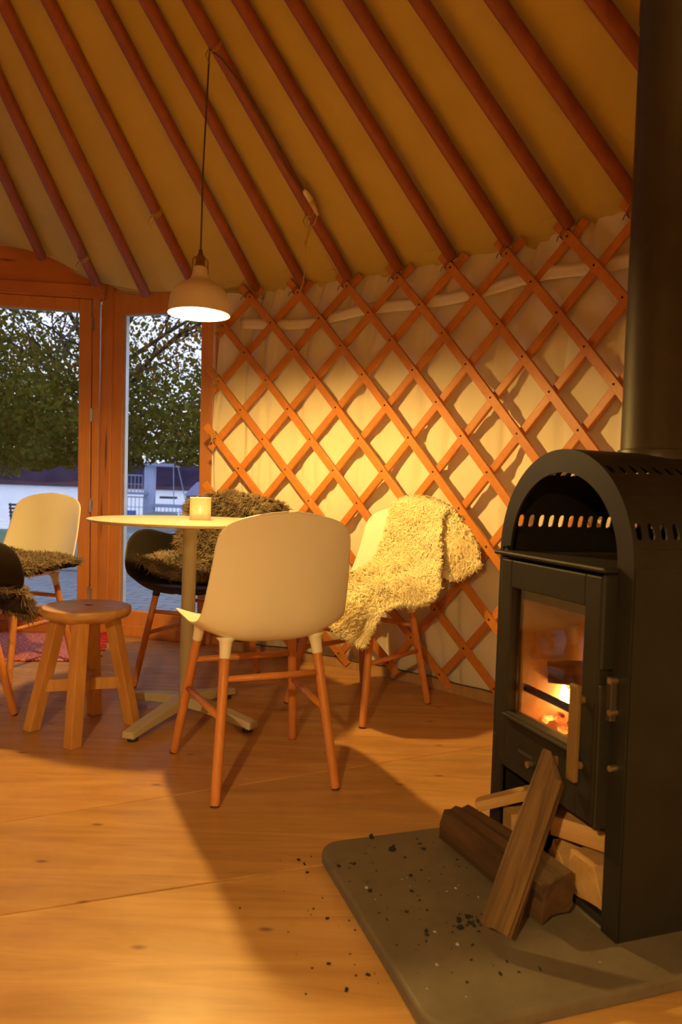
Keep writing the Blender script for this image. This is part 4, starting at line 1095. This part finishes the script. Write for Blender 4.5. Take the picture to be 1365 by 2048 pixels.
o = MB().box((-1.55, 8.0, .14), (2.6, 1.3, .40)).build('concrete_plinth', M['concrete'], bevel=.02, rz=0); tag(o, 'low pale concrete seating plinth on the terrace outside', 'plinth')
o = MB().box((-1.98, 8.0, .44), (.27, .4, .20)).build('concrete_block', M['hutwall'], bevel=.01); tag(o, 'grey concrete block standing on the outdoor plinth', 'block')

# bench by the lake
bz = -.66; by = 19.5
bn = empty('park_bench', (-7.95, by, bz), label='dark slatted park bench on the lawn facing the lake', cat='bench')
for z in (.52, .62, .72, .82): MB().box((0, -.10 - (z - .5) * .2, z), (1.85, .03, .06)).build('back_slat', M['darkmetal'], bn)
for y in (-.05, .08, .21, .34): MB().box((0, y, .43), (1.85, .09, .03)).build('seat_slat', M['darkmetal'], bn)
for x in (-.88, .88):
    MB().tube([(x, -.22, 0), (x, -.10, .42), (x, -.18, .86)], .025, 8).tube([(x, .42, 0), (x, .36, .42), (x, .36, .62), (x, -.12, .62)], .022, 8).tube([(x, -.1, .42), (x, .36, .42)], .02, 8).build('side_frame', M['darkmetal'], bn)

# diving platform in the lake
dx, dy, dz = -11.65, 44.0, -1.1
dv = empty('diving_tower', (dx, dy, dz), label='pale concrete diving tower with railed platforms standing in the lake', cat='tower')
MB().box((.0, 0, 1.55), (.58, .6, 3.1)).build('pillar', M['paleblue'], dv, bevel=.02)
MB().box((.35, 0, 3.08), (2.6, 1.5, .16)).build('upper_platform', M['bluegrey'], dv)
def rails(x0_, x1_, z0_, z1_, y, n_):
    m_ = MB(); m_.tube([(x0_, y, z1_), (x1_, y, z1_)], .035, 6).tube([(x0_, y, (z0_ + z1_) / 2), (x1_, y, (z0_ + z1_) / 2)], .02, 6)
    for i in range(n_ + 1):
        x = x0_ + (x1_ - x0_) * i / n_; m_.tube([(x, y, z0_), (x, y, z1_)], .022, 6)
    return m_
rails(-.9, 1.6, 3.1, 4.1, -.7, 9).build('upper_railing', M['bluegrey'], dv)
MB().box((-1.3, 0, 1.32), (2.6, 1.3, .14)).build('middle_platform', M['bluegrey'], dv)
rails(-2.5, -.3, 1.35, 2.4, -.6, 10).build('middle_railing', M['bluegrey'], dv)
MB().box((1.35, 0, .62), (2.1, 1.3, .18)).build('lower_deck', M['bluegrey'], dv)
rails(.4, 2.0, -.05, .6, -.6, 7).build('lower_railing', M['bluegrey'], dv)
rails(-1.2, .0, -.1, 1.1, -.5, 5).build('ladder_railing', M['bluegrey'], dv)
MB().box((1.1, .2, 1.12), (1.0, .4, .14)).build('spring_board', M['darkmetal'], dv)
MB().tube([(1.5, -.6, 4.1), (1.62, -.6, .7)], .03, 6).tube([(1.55, -.6, 4.0), (2.4, -.6, .65)], .03, 6).build('stay', M['bluegrey'], dv)
MB().lathe([(.0001, 0), (.30, 0), (.30, .5), (.0001, .5)], 16, (-.85, -.9, -.2)).build('drum', M['bluedrum'], dv)
o = MB().lathe([(.0001, -.2), (.16, -.15), (.2, .1), (.12, .35), (.0001, .4)], 14, (-12.9, 43, -1.0)).build('mooring_buoy', M['darkmetal'], smooth=True); tag(o, 'small dark mooring buoy floating left of the diving tower', 'buoy')

# hut at the shore
ht = empty('shore_hut', (-2.50, 15.0, -.50), label='small grey hut with a violet roof at the shore outside the side window', cat='hut')
MB().box((.0, 0, .58), (1.25, .9, 1.16)).build('wall', M['hutwall'], ht)
mb = MB().add([(-.66, -.5, 1.14), (.66, -.5, 1.14), (.66, .5, 1.14), (-.66, .5, 1.14), (-.48, -.1, 1.42), (.66, -.1, 1.42), (.66, .1, 1.42), (-.48, .1, 1.42)], [(0, 1, 5, 4), (1, 2, 6, 5), (2, 3, 7, 6), (3, 0, 4, 7), (4, 5, 6, 7), (3, 2, 1, 0)])
rf = mb.build('roof', M['hutroof'], ht)
for x in (-.32, -.10, .12, .34): MB().box((x, 0, 1.445), (.10, .08, .05)).build('ridge_cap', M['hutroof'], rf)

# the big tree over the terrace
tr = empty('lakeside_tree', (-3.05, 9.6, -.25), label='large autumn tree arching over the terrace outside the windows', cat='tree')
TB = Vector((-3.05, 9.6, -.25)); rg_ = random.Random(12)
mb = MB().tube([(0, 0, 0), (.03, .02, .8), (-.02, 0, 1.6), (.06, .05, 2.4), (.0, .1, 3.4), (.1, .1, 5)], [.19, .15, .14, .13, .11, .07], 12)
mb.build('trunk', M['branch'], tr, smooth=True)
mb = MB(); tips = []
def branch(p, d, L_, r_, lev):
    pts = [Vector(p)]; q = Vector(p); dd = Vector(d)
    for i in range(5):
        dd = (dd + Vector((rg_.gauss(0, .13), rg_.gauss(0, .13), rg_.gauss(0, .10)))).normalized(); q = q + dd * L_ / 5; pts.append(q)
    mb.tube(pts, [r_ * (1 - .14 * i) for i in range(6)], 5, caps=False)
    if lev > 0:
        for i in range(2, 6):
            for _ in range(2 if lev > 1 else 1):
                nd = (dd + Vector((rg_.uniform(-.8, .8), rg_.uniform(-.7, .7), rg_.uniform(-.45, .6)))).normalized(); branch(pts[i], nd, L_ * .55, r_ * .45, lev - 1)
    tips.append(q)
for i in range(22):
    a = i * 2.399; z = 1.55 + 2.9 * i / 22; up_ = .10 + .06 * i
    branch((0, 0, z), Vector((cos(a), sin(a), up_)).normalized(), 2.3 - .03 * i, .034, 2)
mb.build('branches', M['branch'], tr, smooth=True)
def leaves(n, mat, zfun, seed, name, size, dens):
    rng = np.random.default_rng(seed)
    ctr = rng.uniform(-1, 1, (n * 9, 3)) * np.array([3.0, 2.4, 2.6]) + np.array([.3, 0, 2.75])
    keep = dens(ctr, rng); ctr = ctr[keep][:n]; n = len(ctr)
    d = rng.normal(0, 1, (n, 3)); d[:, 2] -= .5; d /= np.linalg.norm(d, axis=1)[:, None]
    s_ = np.cross(d, rng.normal(0, 1, (n, 3))); s_ /= np.linalg.norm(s_, axis=1)[:, None]; nn_ = np.cross(d, s_)
    L_ = size * rng.uniform(.6, 1.3, n)[:, None]
    V = np.stack([ctr - d * L_ * .5, ctr + s_ * L_ * .34 + nn_ * L_ * .1, ctr + d * L_ * .5, ctr - s_ * L_ * .34 + nn_ * L_ * .1], 1).reshape(-1, 3)
    off = (np.arange(n) * 4)[:, None]
    T_ = np.concatenate([np.array([[0, 1, 2]]) + off, np.array([[0, 2, 3]]) + off])
    o = np_mesh(name, V, np.zeros((0, 4), int), T_, mat, tr, False); o['kind'] = 'stuff'; return o
def clump(c, seed, k=26., r=.3):
    rg2 = np.random.default_rng(seed); f = 0
    for _ in range(7): f = f + np.sin(c @ rg2.normal(0, 3.6, 3) + rg2.uniform(0, 6.28))
    return f
def under(c): return c[:, 2] > 1.36 + .07 * np.sin(c[:, 0] * 3.1) + .06 * np.sin(c[:, 0] * 7.3 + c[:, 1] * 4) + .05 * c[:, 0]
def dens_g(c, rng):
    z = (c[:, 2] - 1.3) / 2.2
    base = np.clip(1.0 - 1.32 * z - .16 * (c[:, 0] - .3), 0.03, 1)
    f = clump(c, 5); return under(c) & (rng.uniform(0, 1, len(c)) < base * (.10 + .90 * (f > -.1)))
def dens_b(c, rng):
    z = (c[:, 2] - 1.3) / 2.2
    base = np.clip(.25 + .20 * z + .12 * c[:, 0], .05, .7); f = clump(c, 6)
    return under(c) & (c[:, 2] > 1.6) & (rng.uniform(0, 1, len(c)) < base * (f > .3))
leaves(48000, M['leafg'], None, 3, 'green_foliage', .070, dens_g)
leaves(16000, M['leafb'], None, 4, 'brown_foliage', .060, dens_b)
